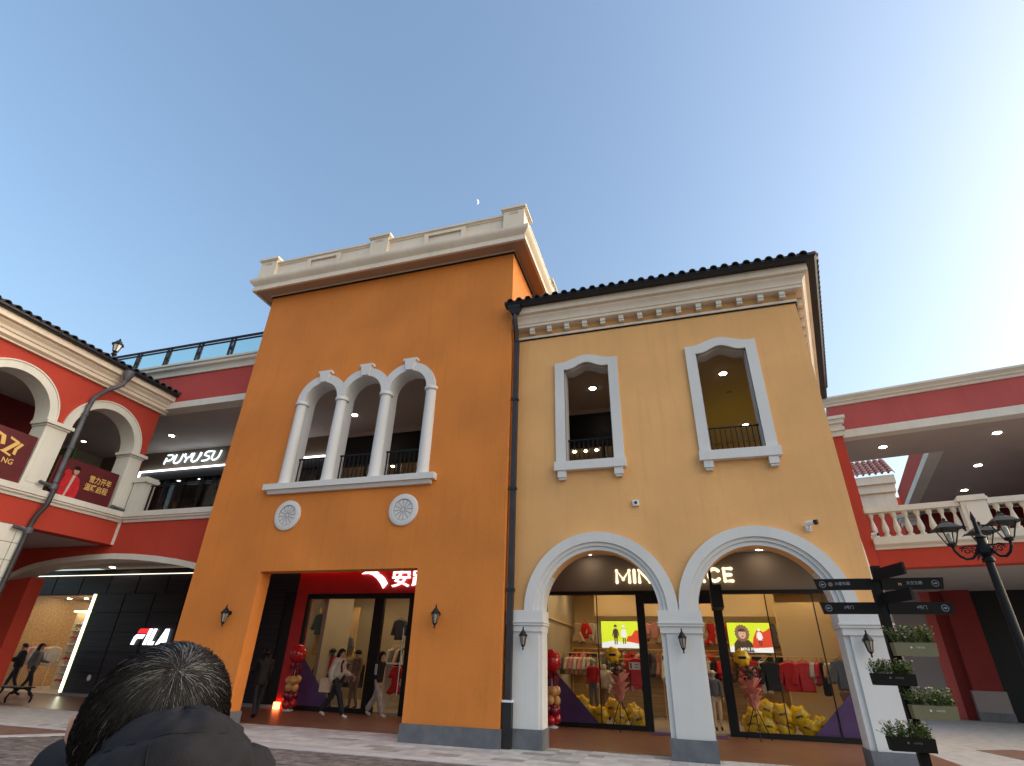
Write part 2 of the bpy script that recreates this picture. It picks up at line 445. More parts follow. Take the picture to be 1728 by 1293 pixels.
# the open court on the right: pale stone sheet, a brown square, a drain
struct(MB().box(3.6, 13.42, -0.03, 40, 28.6, -0.004).build('pavement', 'stone3', loc=(0, 0, 0)))
br = MB(); br.add([(5.95, 17.1, 0.0), (6.9, 17.7, 0.0), (9.6, 15.6, 0.0), (6.5, 14.4, 0.0), (5.95, 17.1, -0.02), (6.9, 17.7, -0.02), (9.6, 15.6, -0.02), (6.5, 14.4, -0.02)],
    [(0, 1, 2, 3), (4, 7, 6, 5), (0, 4, 5, 1), (1, 5, 6, 2), (2, 6, 7, 3), (3, 7, 4, 0)])
struct(br.build('path', 'strip', loc=(0, 0, 0)))
# arcade floor (brown timber-look tiles) under all the shop fronts
af = MB().box(-40, 13.05, -0.03, -3.83, YS + 0.1, 0.004).box(-3.826, 12.52, -0.03, 4.6, YS + 0.1, 0.004)
struct(af.build('floor', 'floorbrown', loc=(0, 0, 0)))

# ------------------------------------------------------------------ orange building
OB = thing('orange_building', 'orange stucco building with three arched upper windows and a stone parapet', 'building', (-8.2, Y0, 0))
XO0, XO1 = -12.62, -3.83
cols_x = [-10.35, -8.98, -7.53, -6.11]
sp = 8.24
def triple():
    # outline of the three joined arched openings between the columns
    loops = []
    for i in range(3):
        a, b = cols_x[i] + 0.10, cols_x[i + 1] - 0.10
        c, r = (a + b) / 2, (b - a) / 2
        loops.append([(a, 5.68), (b, 5.68)] + arc(c, sp, r, 0, PI, 20))
    return loops
w = MB().plate(F0, [rect(XO0, 0, XO1, 12.70)[:1] + [(-10.43, 0), (-10.43, 3.42), (-5.97, 3.42), (-5.97, 0), (XO1, 0), (XO1, 12.70), (XO0, 12.70)]] + triple(), -0.40, 0.0)
w.build('wall', 'orange', OB)
sw = MB().box(XO1 - 0.3, Y0 + 0.402, ZC2 + 0.202, XO1, 15.25, 12.70).box(XO0, Y0 + 0.402, ZC2 + 0.202, XO0 + 0.3, 15.25, 12.70).box(XO0 + 0.302, 15.0, 9.6, XO1 - 0.302, 15.25, 12.70)
sw.build('side_wall', 'orange', OB)
MB().box(XO0 + 0.3, Y0 + 0.41, 12.4, XO1 - 0.31, 14.99, 12.69).build('roof', 'slab', OB)
pl = MB().box(XO0 - 0.03, Y0 - 0.035, 0, -10.43 + 0.03, Y0 + 0.43, 0.33).build('plinth', 'plinth', OB)
MB().box(-5.97 - 0.03, Y0 - 0.035, 0, XO1 + 0.03, Y0 + 0.43, 0.33).build('plinth', 'plinth', OB)
cp = [(0.0, 12.60), (0.06, 12.60), (0.06, 12.66), (0.42, 12.66), (0.42, 12.60), (0.50, 12.60), (0.50, 12.74), (0.47, 12.76), (0.47, 12.80), (0.53, 12.86), (0.60, 12.93), (0.62, 12.98), (0.62, 13.06), (0.45, 13.08), (0.0, 13.08)]
pathO = [(XO0, 15.25), (XO0, Y0), (XO1, Y0), (XO1, 15.25)]
co = MB().sweep(cp, pathO).build('cornice', 'cream', OB, smooth=25)
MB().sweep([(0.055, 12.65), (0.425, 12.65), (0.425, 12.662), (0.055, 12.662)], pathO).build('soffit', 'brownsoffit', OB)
MB().sweep([(0.001, 12.55), (0.035, 12.55), (0.035, 12.598), (0.001, 12.598)], pathO).build('shadow_strip', 'black', OB)  # black strip drawn in as the shade line under the cornice
pp = MB().sweep([(0.14, 13.08), (0.40, 13.08), (0.40, 13.12), (0.38, 13.14), (0.36, 13.66), (0.40, 13.68), (0.40, 13.72), (0.45, 13.74), (0.45, 13.80), (0.14, 13.80)], pathO)
par = pp.build('parapet', 'cream', OB)
# parapet posts and raised panel frames
def post(cx, cy, hx=0.33, hy=0.33):
    m = MB().box(cx - hx, cy - hy, 13.085, cx + hx, cy + hy, 13.84)
    m.box(cx - hx - 0.03, cy - hy - 0.03, 13.842, cx + hx + 0.03, cy + hy + 0.03, 13.88).box(cx - hx - 0.07, cy - hy - 0.07, 13.882, cx + hx + 0.07, cy + hy + 0.07, 13.96)
    m.box(cx - hx * .45, cy - hy - 0.012, 13.70, cx + hx * .45, cy - hy - 0.002, 13.712).box(cx - hx * .45, cy - hy - 0.012, 13.75, cx + hx * .45, cy - hy - 0.002, 13.762)
    m.build('parapet_post', 'cream', OB)
pys = Y0 - 0.16
for cx in (XO0 - 0.12, -8.35, XO1 + 0.12): post(cx, pys)
post(XO1 + 0.12, 15.35); 
for a, b in ((-12.30, -8.70), (-8.0, -4.05)):
    L = b - a
    for q0, q1 in ((0.40, 0.42), (0.93, 0.95)):
        pass
    for s0, s1 in ((a + L * 0.32, a + L * 0.68),):
        m = MB().plate(yfr(Y0 - 0.405), [rect(s0, 13.15, s1, 13.65), rect(s0 + 0.14, 13.16, s1 - 0.14, 13.56)], 0.0, 0.03)
        m.build('parapet_panel', 'cream', OB)
# triple window: sill, columns, arch bands, keystones, railings
tw = MB().box(-10.86, Y0 - 0.20, 5.54, -5.70, Y0 + 0.10, 5.70).build('window', 'white', OB)
MB().sweep([(0.003, 5.44), (0.10, 5.44), (0.13, 5.50), (0.16, 5.535), (0.003, 5.535)], [(-10.74, Y0), (-5.82, Y0)]).build('sill_moulding', 'white', tw)
for cx in cols_x:
    m = MB().lathe([(0.185, 5.702), (0.185, 5.75), (0.172, 5.80), (0.168, 5.85), (0.162, 7.0), (0.152, 8.12)], (cx, Y0 + 0.02, 0), 20)
    m.lathe([(0.152, 8.121), (0.195, 8.14), (0.20, 8.18), (0.195, 8.22), (0.17, 8.24)], (cx, Y0 + 0.02, 0), 20)
    m.build('column', 'white', tw, smooth=40)
for i in range(3):
    a, b = cols_x[i] + 0.10, cols_x[i + 1] - 0.10
    c, r = (a + b) / 2, (b - a) / 2
    ro = 0.225
    outer = [p for p in arc(c, sp, r + ro, 0, PI, 24)]
    inner = [p for p in arc(c, sp, r - 0.028, PI, 0, 24)]
    lim0, lim1 = cols_x[i] - 0.0, cols_x[i + 1] + 0.0
    if i > 0: outer = [(max(p[0], cols_x[i] + 0.001), p[1]) for p in outer]
    if i < 2: outer = [(min(p[0], cols_x[i + 1] - 0.001), p[1]) for p in outer]
    MB().plate(F0, [outer + inner], 0.002, 0.10).build('arch_band', 'white', tw, smooth=20)
    MB().plate(F0, [[(a - 0.002, 5.69), (b + 0.002, 5.69)] + arc(c, sp, r + 0.002, 0, PI, 24), [(a + 0.028, 5.71), (b - 0.028, 5.71)] + arc(c, sp, r - 0.028, 0, PI, 24)], -0.42, 0.0).build('reveal', 'white', tw)
    k = MB(); vs = []
    top, bot, th = sp + r + ro + 0.13, sp + r - 0.02, 0.15
    k.plate(F0, [[(c - 0.11, bot), (c + 0.11, bot), (c + 0.17, top - 0.07), (c + 0.22, top - 0.07), (c + 0.22, top), (c - 0.22, top), (c - 0.22, top - 0.07), (c - 0.17, top - 0.07)]], 0.0, th)
    k.build('keystone', 'white', tw)
    m = MB().box(a - 0.02, Y0 + 0.24, 6.50, b + 0.02, Y0 + 0.28, 6.54).box(a - 0.02, Y0 + 0.25, 5.80, b + 0.02, Y0 + 0.27, 5.83)
    nb = 9
    for j in range(nb):
        x = a + (b - a) * (j + 0.5) / nb
        m.box(x - 0.011, Y0 + 0.249, 5.70, x + 0.011, Y0 + 0.271, 6.499)
    m.build('railing', 'iron', tw)
# round medallions
def medallion(cx, cz, r):
    m = MB().lathe([(r, 0.0), (r, 0.045), (r - 0.03, 0.06), (r * 0.68, 0.06), (r * 0.66, 0.035), (0.001, 0.035)], (cx, Y0, cz), 40, ax=(0, -1, 0))
    o = m.build('medallion', 'white', OB, smooth=30)
    sp_ = MB()
    for j in range(12):
        a = 2 * PI * j / 12 + 0.1
        p0, p1 = Vector((cx + 0.04 * math.cos(a), Y0 - 0.037, cz + 0.04 * math.sin(a))), Vector((cx + r * 0.64 * math.cos(a), Y0 - 0.037, cz + r * 0.64 * math.sin(a)))
        sp_.tube([p0, p1], 0.006, 4)
    sp_.lathe([(r * 0.665, 0.034), (r * 0.665, 0.042), (r * 0.645, 0.042), (r * 0.645, 0.034)], (cx, Y0, cz), 40, ax=(0, -1, 0))
    sp_.build('spoke', 'pipegrey', o)
medallion(-9.97, 4.84, 0.40)
medallion(-6.52, 4.82, 0.40)
# floors and ceilings inside
MB().box(XO0 - 0.012, Y0 + 0.403, ZC1, XO1 + 0.008, YU - 0.01, ZF2).build('floor_slab', 'ceil', OB)
MB().box(XO0 - 0.012, Y0 + 0.403, ZC2, XO1 + 0.008, YU + 0.3, ZC2 + 0.2).build('ceiling', 'ceil', OB)

# ------------------------------------------------------------------ yellow building
YB = thing('yellow_building', 'yellow stucco building with two tall windows above two white round arches', 'building', (-0.2, Y1, 0))
XY0, XY1 = -3.826, 3.42
AC, RI, RO, ZS = (-1.79, 1.46), 1.25, 1.62, 2.50
def ogee(u0, u1, vsh, vpk, n=20):               # shouldered top: flat, swelling to a low crown
    pts = []
    for i in range(n + 1):
        t = i / n; u = u1 + (u0 - u1) * t
        s = abs(t - 0.5) * 2
        k = 0.0 if s > 0.82 else 0.5 * (1 + math.cos(PI * s / 0.82))
        pts.append((u, vsh + (vpk - vsh) * k))
    return pts
wins = [(-2.66, -1.01), (0.68, 2.32)]
body = [(XY0, 0), (AC[0] - RI, 0)] + [(AC[0] - RI, ZS)] + arc(AC[0], ZS, RI, PI, 0, 32)[1:] + [(AC[0] + RI, 0), (AC[1] - RI, 0)] + arc(AC[1], ZS, RI, PI, 0, 32) + [(AC[1] + RI, 0), (XY1, 0), (XY1, 9.56), (XY0, 9.56)]
holes = [[(a + 0.24, 5.84), (b - 0.24, 5.84)] + ogee(a + 0.24, b - 0.24, 8.42, 8.58) for a, b in wins]
MB().plate(F1, [body] + holes, -0.38, 0.0).build('wall', 'yellow', YB)
SA = R(12.3)                                     # the side wall is splayed: it stands square to the red gallery wing
SD, SN = Vector((math.sin(SA), math.cos(SA), 0)), Vector((math.cos(SA), -math.sin(SA), 0))
SF = frame((XY1, Y1, 0), SD, SN)
sa = [(0.36, 0), (0.66, 0), (0.66, ZS)] + arc(2.46, ZS, 1.8, PI, PI / 2, 14)[1:] + [(8.2, ZS + 1.8), (8.2, 9.56), (0.36, 9.56)]
MB().plate(SF, [sa], -0.35, 0.0).build('side_wall', 'yellow', YB)
MB().plate(SF, [arc(2.46, ZS, 2.1, PI / 2, PI, 16) + arc(2.46, ZS, 1.8, PI, PI / 2, 16)], -0.30, 0.06).build('arch_band', 'white', YB)
MB().plate(SF, [rect(0.02, 0.34, 0.66, ZS)], 0.002, 0.05).build('pier', 'white', YB)
ES = SF(8.2, 0)
# white piers
for i, (a, b) in enumerate(((XY0 + 0.02, AC[0] - RI), (AC[0] + RI, AC[1] - RI), (AC[1] + RI, XY1))):
    x0 = a - (0.0 if i == 0 else 0.02); x1 = b + (0.06 if i == 2 else 0.02)
    MB().box(x0, Y1 - 0.04, 0.30, x1, Y1 + 0.42, ZS - 0.002).build('pier', 'white', YB)
    f0 = x0 if i == 0 else x0 + 0.10
    f1 = x1 if i == 2 else x1 - 0.0
    MB().box(f0, Y1 - 0.09, 0.30, f1 - (0.06 if i < 2 else 0.0), Y1 - 0.042, 2.12).build('pier_face', 'white', YB)
    c = MB()
    for z0, z1, e in ((2.10, 2.22, 0.03), (2.222, 2.27, 0.06), (2.272, 2.30, 0.08), (2.302, 2.52, 0.05)):
        c.box(x0 - (e - .02 if i else 0.0), Y1 - 0.09 - e, z0, x1 + (e - .02), Y1 + 0.43, z1)
    c.build('capital', 'white', YB)
    MB().box(x0 - (0.02 if i else 0.0), Y1 - 0.13, 0.0, x1 + 0.02, Y1 + 0.45, 0.34).build('plinth', 'plinth', YB)
# stepped arch bands
for i, c in enumerate(AC):
    base = 0.003
    for r0, r1, p in ((1.405, RO, 0.12), (1.325, 1.404, 0.075), (RI - 0.012, 1.324, 0.035)):
        lo, hi = -0.42 if r1 < 1.33 else 0.0, p
        outer = arc(c, ZS + 0.021, r1, 0, PI, 40)
        if i == 0: outer = [(min(q[0], (AC[0] + AC[1]) / 2 - 0.002), q[1]) for q in outer]
        else: outer = [(max(q[0], (AC[0] + AC[1]) / 2 + 0.002), q[1]) for q in outer]
        outer = [(min(max(q[0], XY0 + 0.03), XY1 - 0.0), q[1]) for q in outer]
        MB().plate(F1, [outer + arc(c, ZS + 0.021, r0, PI, 0, 40)], lo, hi).build('arch_band', 'white', YB, smooth=20)
# upper windows: surround, sill, brackets, railing
for i, (a, b) in enumerate(wins):
    outer = [(a, 5.84), (b, 5.84)] + ogee(a, b, 8.64, 8.80)
    inner = [(a + 0.24, 5.845), (b - 0.24, 5.845)] + ogee(a + 0.24, b - 0.24, 8.42, 8.58)
    wo = MB().plate(F1, [outer, inner], -0.05, 0.07).build('window', 'white', YB)
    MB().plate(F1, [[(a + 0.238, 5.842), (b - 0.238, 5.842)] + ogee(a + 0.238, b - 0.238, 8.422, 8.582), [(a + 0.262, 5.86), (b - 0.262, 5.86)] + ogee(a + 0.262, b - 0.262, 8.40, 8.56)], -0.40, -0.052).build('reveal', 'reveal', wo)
    MB().box(a - 0.03, Y1 - 0.16, 5.62, b + 0.03, Y1 + 0.37, 5.838).build('window_sill', 'white', wo)
    for bxx in (a + 0.05, b - 0.25):
        MB().box(bxx, Y1 - 0.13, 5.45, bxx + 0.20, Y1, 5.618).box(bxx + 0.02, Y1 - 0.10, 5.40, bxx + 0.18, Y1, 5.449).build('bracket', 'white', wo)
    a2, b2 = a + 0.24, b - 0.24
    m = MB().tube([(a2 - 0.01, Y1 + 0.22, 6.50), (b2 + 0.01, Y1 + 0.22, 6.50)], 0.02, 6).box(a2, Y1 + 0.21, 5.90, b2, Y1 + 0.23, 5.92)
    m.ball((a2 + 0.02, Y1 + 0.22, 6.50), 0.035, 8, 6).ball((b2 - 0.02, Y1 + 0.22, 6.50), 0.035, 8, 6)
    m.build('railing', 'iron', wo)
    nb = 10
    barm = meshdata(MB().box(-0.011, -0.011, 5.838, 0.011, 0.011, 6.49), 'bar', 'iron')
    for j in range(nb):
        put('bar', barm, wo, Matrix.Translation((a2 + (b2 - a2) * (j + 0.5) / nb, Y1 + 0.22, 0)))
# cornice, dentils, gutter, roof
cpY = [(0.0, 9.56), (0.05, 9.56), (0.05, 9.83), (0.21, 9.83), (0.23, 9.84), (0.23, 9.915), (0.255, 9.925), (0.26, 9.99), (0.29, 10.06), (0.34, 10.11), (0.34, 10.17), (0.43, 10.18), (0.43, 10.43), (0.0, 10.43)]
pathY = [(XY0 + 0.01, Y1), (XY1, Y1), (ES.x, ES.y)]
MB().sweep(cpY, pathY).build('cornice', 'cream', YB, smooth=25)
MB().sweep([(0.001, 9.53), (0.03, 9.53), (0.03, 9.558), (0.001, 9.558)], pathY).build('shadow_strip', 'black', YB)  # solid black strip imitating the shade below the yellow cornice
MB().sweep([(0.0505, 9.63), (0.056, 9.63), (0.056, 9.80), (0.0505, 9.80)], pathY).build('frieze', 'frieze', YB)
dm = meshdata(MB().box(-0.065, -0.105, 9.66, 0.065, 0.0, 9.828).box(-0.065, -0.13, 9.72, 0.065, -0.1055, 9.828), 'dentil', 'creamw')
for j in range(14):
    put('dentil', dm, YB, Matrix.Translation((-3.27 + j * 0.493, Y1 - 0.052, 0)))
for j in range(14):
    put('dentil', dm, YB, Matrix.Translation(SF(0.35 + j * 0.493, 0, 0.052)) @ Matrix.Rotation(PI / 2 - SA, 4, 'Z'))
pathG = [(XY0 - 0.12, Y1), (XY1, Y1), (ES.x, ES.y)]
MB().sweep([(0.432, 10.38), (0.62, 10.38), (0.67, 10.43), (0.67, 10.50), (0.65, 10.50), (0.64, 10.46), (0.45, 10.45), (0.45, 10.50), (0.432, 10.50)], pathG).build('gutter', 'gutter', YB)
# hip roof: deck and barrel tiles
sl = math.tan(R(22))
e = 0.45
rf = MB(); zr = lambda d: 10.46 + d * sl
ry = 15.6
ec = SF(8.2, 0, e); cr = (XY1 + e * 1.25, Y1 - e)
rf.add([(XY0, Y1 - e, 10.44), (cr[0], cr[1], 10.44), (XY1 - 2.6, ry, zr(ry - Y1 + e)), (XY0, ry, zr(ry - Y1 + e)), (ec.x, ec.y, 10.44), (XY1 - 1.6, ec.y, zr(ry - Y1 + e)), (XY0, ec.y, 10.44)],
       [(0, 1, 2, 3), (1, 4, 5, 2), (2, 5, 6, 3), (0, 6, 4, 1)])
roofo = rf.build('roof', 'tile', YB)
def barrel(L, r):
    m = MB(); n = 6
    vs = []
    for k_, (y, rr) in enumerate(((0, r), (L, r * 0.86))):
        for t in (1.0, 0.78):
            vs += [(rr * t * math.cos(PI * j / n), y, rr * t * math.sin(PI * j / n)) for j in range(n + 1)]
    q = n + 1
    fs = [(j, j + 1, 2 * q + j + 1, 2 * q + j) for j in range(n)] + [(q + j, 3 * q + j, 3 * q + j + 1, q + j + 1) for j in range(n)]
    fs += [(j, q + j, q + j + 1, j + 1) for j in range(n)] + [(2 * q + j, 2 * q + j + 1, 3 * q + j + 1, 3 * q + j) for j in range(n)]
    m.add(vs, fs); return m
bt = meshdata(barrel(0.46, 0.095), 'roof_tile', 'tile', smooth=True)
pitch = Matrix.Rotation(R(22), 4, 'X')
ntile = 30
for j in range(ntile):
    x = XY0 - 0.02 + j * (XY1 + e - XY0) / ntile + 0.08
    for k_ in range(3):
        d = -0.27 + k_ * 0.40
        if x > XY1 + e - d - 0.15: continue
        put('roof_tile', bt, YB, Matrix.Translation((x, Y1 - e + d, 10.45 + d * sl * 0.6 + 0.012 * k_ + 0.05)) @ pitch)
for j in range(34):
    put('roof_tile', bt, YB, Matrix.Translation(SF(-0.3 + j * 0.235, 10.50, e + 0.26)) @ Matrix.Rotation(PI / 2 - SA, 4, 'Z') @ pitch)
hip = MB().tube([(XY1 + e * 1.25 + 0.02, Y1 - e - 0.02, 10.54), (XY1 + e - 2.5, Y1 - e + 2.5, 10.55 + 2.5 * sl)], 0.12, 8)
hip.build('hip_ridge', 'tilered', YB, smooth=40)
def wedge(name, m, y0, y1, z0, z1):
    xa, xb = XY1 - 0.36 + (y0 - Y1) * math.tan(SA), XY1 - 0.36 + (y1 - Y1) * math.tan(SA)
    c4 = [(XY0 + 0.01, y0), (xa, y0), (xb, y1), (XY0 + 0.01, y1)]
    return MB().hexa([(x_, y_, z0) for x_, y_ in c4] + [(x_, y_, z1) for x_, y_ in c4]).build(name, m, YB)
wedge('floor_slab', 'ceil', Y1 + 0.383, YS - 0.02, ZC1, ZF2)
wedge('ceiling', 'ceil', Y1 + 0.383, 21.3, ZC2, ZC2 + 0.2)

# downpipe in the corner between the two buildings
dp = thing('downpipe', 'dark square downpipe in the corner between orange and yellow walls', 'downpipe', (-3.66, Y1 - 0.1, 0))
px = -3.68
MB().hexa([(px - 0.10, Y1 - 0.56, 10.14), (px + 0.10, Y1 - 0.56, 10.14), (px + 0.10, Y1 - 0.44, 10.14), (px - 0.10, Y1 - 0.44, 10.14), (px - 0.17, Y1 - 0.62, 10.30), (px + 0.17, Y1 - 0.62, 10.30), (px + 0.17, Y1 - 0.44, 10.30), (px - 0.17, Y1 - 0.44, 10.30)]).box(px - 0.18, Y1 - 0.63, 10.302, px + 0.18, Y1 - 0.436, 10.44).build('hopper', 'gutter', dp)
m = MB().tube([(px, Y1 - 0.50, 10.15), (px, Y1 - 0.50, 9.98), (px - 0.01, Y1 - 0.34, 9.72), (px - 0.03, Y1 - 0.20, 9.45)], 0.075, 4)
m.build('elbow', 'gutter', dp)
m = MB().box(px - 0.09, Y1 - 0.23, 0.82, px + 0.04, Y1 - 0.12, 9.46)
m.build('pipe', 'pipedark', dp)
MB().box(px - 0.12, Y1 - 0.26, 0.02, px + 0.07, Y1 - 0.12, 0.80).build('boot', 'gutter', dp)
for z in (7.6, 5.2, 2.9):
    MB().box(px - 0.11, Y1 - 0.25, z, px + 0.06, Y1 - 0.115, z + 0.07).build('clamp', 'gutter', dp)
MB().box(px - 0.13, Y1 - 0.27, 0.79, px + 0.08, Y1 - 0.11, 0.83).build('clamp', 'plastic', dp)

# ------------------------------------------------------------------ red link building (between the left wing and the orange building)
CB = thing('red_link_building', 'red two storey link with a glass roof railing left of the orange building', 'building', (-18, YC, 0))
XC0, XC1 = -25.0, -12.64
MB().box(XC0, YC, 9.56, XC1, YC + 0.4, 10.72).build('wall', 'red2', CB)
MB().box(XC0, YC - 0.05, ZC2 - 0.02, XC1, YC + 0.42, 9.555).build('trim', 'creamw', CB)
MB().sweep([(0.0, 10.70), (0.06, 10.70), (0.08, 10.78), (0.05, 10.80), (0.10, 10.88), (0.20, 10.94), (0.22, 11.02), (0.20, 11.04), (0.26, 11.06), (0.26, 11.14), (0.0, 11.14)], [(XC0, YC), (XC1, YC)]).build('cornice', 'creamw', CB, smooth=25)
MB().box(XC0, YC + 0.02, 10.725, XC1, 20, 11.10).build('roof', 'slab', CB)
archp = [(-22.2, 3.45), (-21.6, 3.73), (-21.1, 3.92), (-20.6, 4.04), (-19.67, 4.16), (-18.38, 4.24), (-17.3, 4.26), (-16.4, 4.22), (-15.5, 4.14), (-14.63, 4.03), (-13.9, 3.90), (-13.2, 3.74), (-12.64, 3.60)]
MB().plate(FC, [[(XC0, 0.0), (-20.6, 0.0), (-20.6, 3.6), (-22.2, 3.45)] + archp[1:] + [(XC1, 5.25), (XC0, 5.25)]], -0.45, 0.0).build('wall', 'red', CB)
MB().plate(FC, [archp + [(x, z - 0.17) for x, z in reversed(archp)]], -0.60, 0.05).build('arch_band', 'creamw', CB)
MB().sweep([(0.0, 5.23), (0.05, 5.23), (0.07, 5.29), (0.12, 5.33), (0.12, 5.37), (0.16, 5.39), (0.16, 5.55), (0.0, 5.55)], [(XL + 0.16, YC), (XC1, YC)]).build('ledge', 'creamw', CB)
MB().box(XC0, YC + 0.46, ZC1, XC1, YU - 0.01, ZF2).build('floor_slab', 'ceil', CB)
MB().box(XC0, YC + 0.43, ZC2, XC1, YU + 0.4, ZC2 + 0.18).build('ceiling', 'ceil', CB)
# gallery pedestal and low black railing with glass
pd = MB().box(-17.42, YC - 0.10, 5.552, -16.92, YC + 0.30, 6.55).box(-17.50, YC - 0.16, 6.552, -16.84, YC + 0.36, 6.68).box(-17.46, YC - 0.13, 6.682, -16.88, YC + 0.33, 6.74)
pd.build('pedestal', 'creamw', CB)
rl = MB().box(-16.84, YC + 0.08, 6.44, XC1, YC + 0.12, 6.48).build('railing', 'iron', CB)
for i in range(5):
    x = -16.8 + i * 1.03
    MB().box(x, YC + 0.08, 5.552, x + 0.045, YC + 0.12, 6.438).build('post', 'iron', rl)
    if i < 4: MB().box(x + 0.06, YC + 0.095, 5.60, x + 1.0, YC + 0.105, 6.40).build('pane', 'glass', rl)
# roof terrace railing: paired posts with a diamond, pale glass between
gr = thing('roof_railing', 'black metal and pale glass railing on top of the red link building', 'railing', (-18, YC, 11.14))
MB().box(-21.6, YC - 0.07, 12.02, XC1, YC, 12.09).box(-21.6, YC - 0.06, 11.90, XC1, YC - 0.01, 11.95).box(-21.6, YC - 0.05, 11.22, XC1, YC - 0.02, 11.25).build('rail', 'iron', gr)
for i in range(7):
    x = -21.25 + i * 1.53
    if x > XC1 - 0.2: break
    for s in (-0.085, 0.085):
        MB().box(x + s - 0.028, YC - 0.065, 11.14, x + s + 0.028, YC - 0.005, 12.018).build('post', 'iron', gr)
    MB().plate(yfr(YC - 0.035), [[(x - 0.06, 11.6), (x, 11.50), (x + 0.06, 11.6), (x, 11.70)]], -0.008, 0.008).box(x - 0.007, YC - 0.042, 11.251, x + 0.007, YC - 0.028, 11.499).box(x - 0.007, YC - 0.042, 11.701, x + 0.007, YC - 0.028, 11.929).build('ornament', 'iron', gr)
    if x + 1.53 < XC1 + 0.3: MB().box(x + 0.125, YC - 0.042, 11.27, min(x + 1.405, XC1 - 0.02), YC - 0.030, 11.91).build('pane', 'glassrail', gr)

# ------------------------------------------------------------------ red left wing (at a right angle, its arcade towards the court)
LB = thing('red_arcade_wing', 'red arcade wing with white round arches, dark tiled eaves and promotional banners', 'building', (XL, 9.0, 0))
LY0, LY1 = 2.5, 13.0
acs = (11.41, 8.60, 5.79)
piers = ((12.46, 12.92), (9.72, 10.34), (6.90, 7.52), (4.10, 4.70))
zs = 7.52
outl = [(LY0, zs)] 
pts = []
for c in reversed(acs):
    pts += [(c - 1.05, zs)] + arc(c, zs, 1.05, PI, 0, 28)[1:]
MB().plate(FL, [[(LY0, zs)] + pts + [(LY1 - 0.02, zs), (LY1 - 0.02, 9.24), (LY0, 9.24)]], -0.55, 0.0).build('wall', 'red', LB)
MB().box(XL - 0.55, 12.925, 5.56, XL - 0.005, LY1 - 0.02, zs - 0.002).build('wall', 'red', LB)
for c in acs:
    MB().plate(FL, [arc(c, zs + 0.002, 1.26, 0, PI, 32) + arc(c, zs + 0.002, 1.04, PI, 0, 32)], -0.02, 0.06).build('arch_band', 'creamw', LB, smooth=20)
    MB().plate(FL, [arc(c, zs + 0.002, 1.30, 0, PI, 32) + arc(c, zs + 0.002, 1.262, PI, 0, 32)], 0.0, 0.085).build('arch_band', 'creamw', LB, smooth=20)
    MB().plate(FL, [arc(c, zs + 0.002, 1.075, 0, PI, 32) + arc(c, zs + 0.002, 1.04, PI, 0, 32)], -0.56, -0.022).build('arch_reveal', 'creamw', LB, smooth=20)
for a, b in piers:
    MB().box(XL - 0.56, a, 5.552, XL + 0.03, b, zs - 0.16).build('pier', 'creamw', LB)
    MB().box(XL + 0.032, a + 0.10, 5.70, XL + 0.045, b - 0.10, zs - 0.30).build('pier_panel', 'creamw', LB)
    MB().box(XL - 0.57, a - 0.03, zs - 0.158, XL + 0.07, b + 0.03, zs - 0.10).box(XL - 0.58, a - 0.09, zs - 0.098, XL + 0.14, b + 0.09, zs).build('capital', 'creamw', LB)
cpL = [(0.0, 9.16), (0.10, 9.16), (0.10, 9.20), (0.20, 9.26), (0.20, 9.36), (0.24, 9.38), (0.26, 9.46), (0.34, 9.54), (0.34, 9.58), (0.46, 9.60), (0.46, 9.82), (0.0, 9.82)]
MB().sweep(cpL, [(XL, LY0), (XL, 13.12)]).build('cornice', 'cream', LB, smooth=25)
MB().sweep([(0.462, 9.78), (0.56, 9.78), (0.60, 9.82), (0.60, 9.88), (0.462, 9.88)], [(XL, LY0), (XL, 13.25)]).build('gutter', 'gutter', LB)
rf = MB(); rf.add([(XL + 0.5, LY0, 9.83), (XL + 0.5, 13.25, 9.83), (XL - 3.5, 13.25, 11.2), (XL - 3.5, LY0, 11.2), (XL + 0.5, LY0, 9.80), (XL + 0.5, 13.25, 9.80), (XL - 3.5, 13.25, 11.1), (XL - 3.5, LY0, 11.1)],
    [(0, 1, 2, 3), (4, 7, 6, 5), (0, 4, 5, 1), (1, 5, 6, 2), (2, 6, 7, 3), (3, 7, 4, 0)])
rf.build('roof', 'tile', LB)
pit2 = Matrix.Rotation(PI / 2, 4, 'Z') @ Matrix.Rotation(R(19), 4, 'X')
bt2 = meshdata(barrel(0.50, 0.115), 'roof_tile', 'tile', smooth=True)
for j in range(40):
    y = LY0 + 0.2 + j * 0.265
    for k_ in range(2):
        put('roof_tile', bt2, LB, Matrix.Translation((XL + 0.62 - k_ * 0.42, y, 9.86 + 0.155 * k_)) @ pit2)
MB().sweep([(0.0, 5.23), (0.05, 5.23), (0.07, 5.29), (0.12, 5.33), (0.12, 5.37), (0.16, 5.39), (0.16, 5.55), (0.0, 5.55)], [(XL, LY0), (XL, LY1)]).build('ledge', 'creamw', LB)
MB().box(XL - 0.5, LY0, 4.53, XL, LY1 - 0.02, 5.228).build('wall', 'red', LB)
MB().box(XL - 0.02, LY1 - 0.08, 4.53, XL + 0.03, LY1 + 0.03, 5.228).build('corner_strip', 'creamw', LB)
MB().box(-24.5, LY0, 4.535, XL - 0.502, LY1 - 0.01, 5.10).build('soffit', 'slab', LB)
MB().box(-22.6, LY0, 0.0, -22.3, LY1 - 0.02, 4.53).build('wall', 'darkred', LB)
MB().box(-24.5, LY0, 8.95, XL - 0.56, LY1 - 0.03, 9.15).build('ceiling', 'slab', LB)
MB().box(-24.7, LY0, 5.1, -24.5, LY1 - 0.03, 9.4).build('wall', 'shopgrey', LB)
MB().box(XL - 3.6, 9.2, 5.3, XL - 3.4, 11.6, 8.94).build('partition', 'darkred', LB)
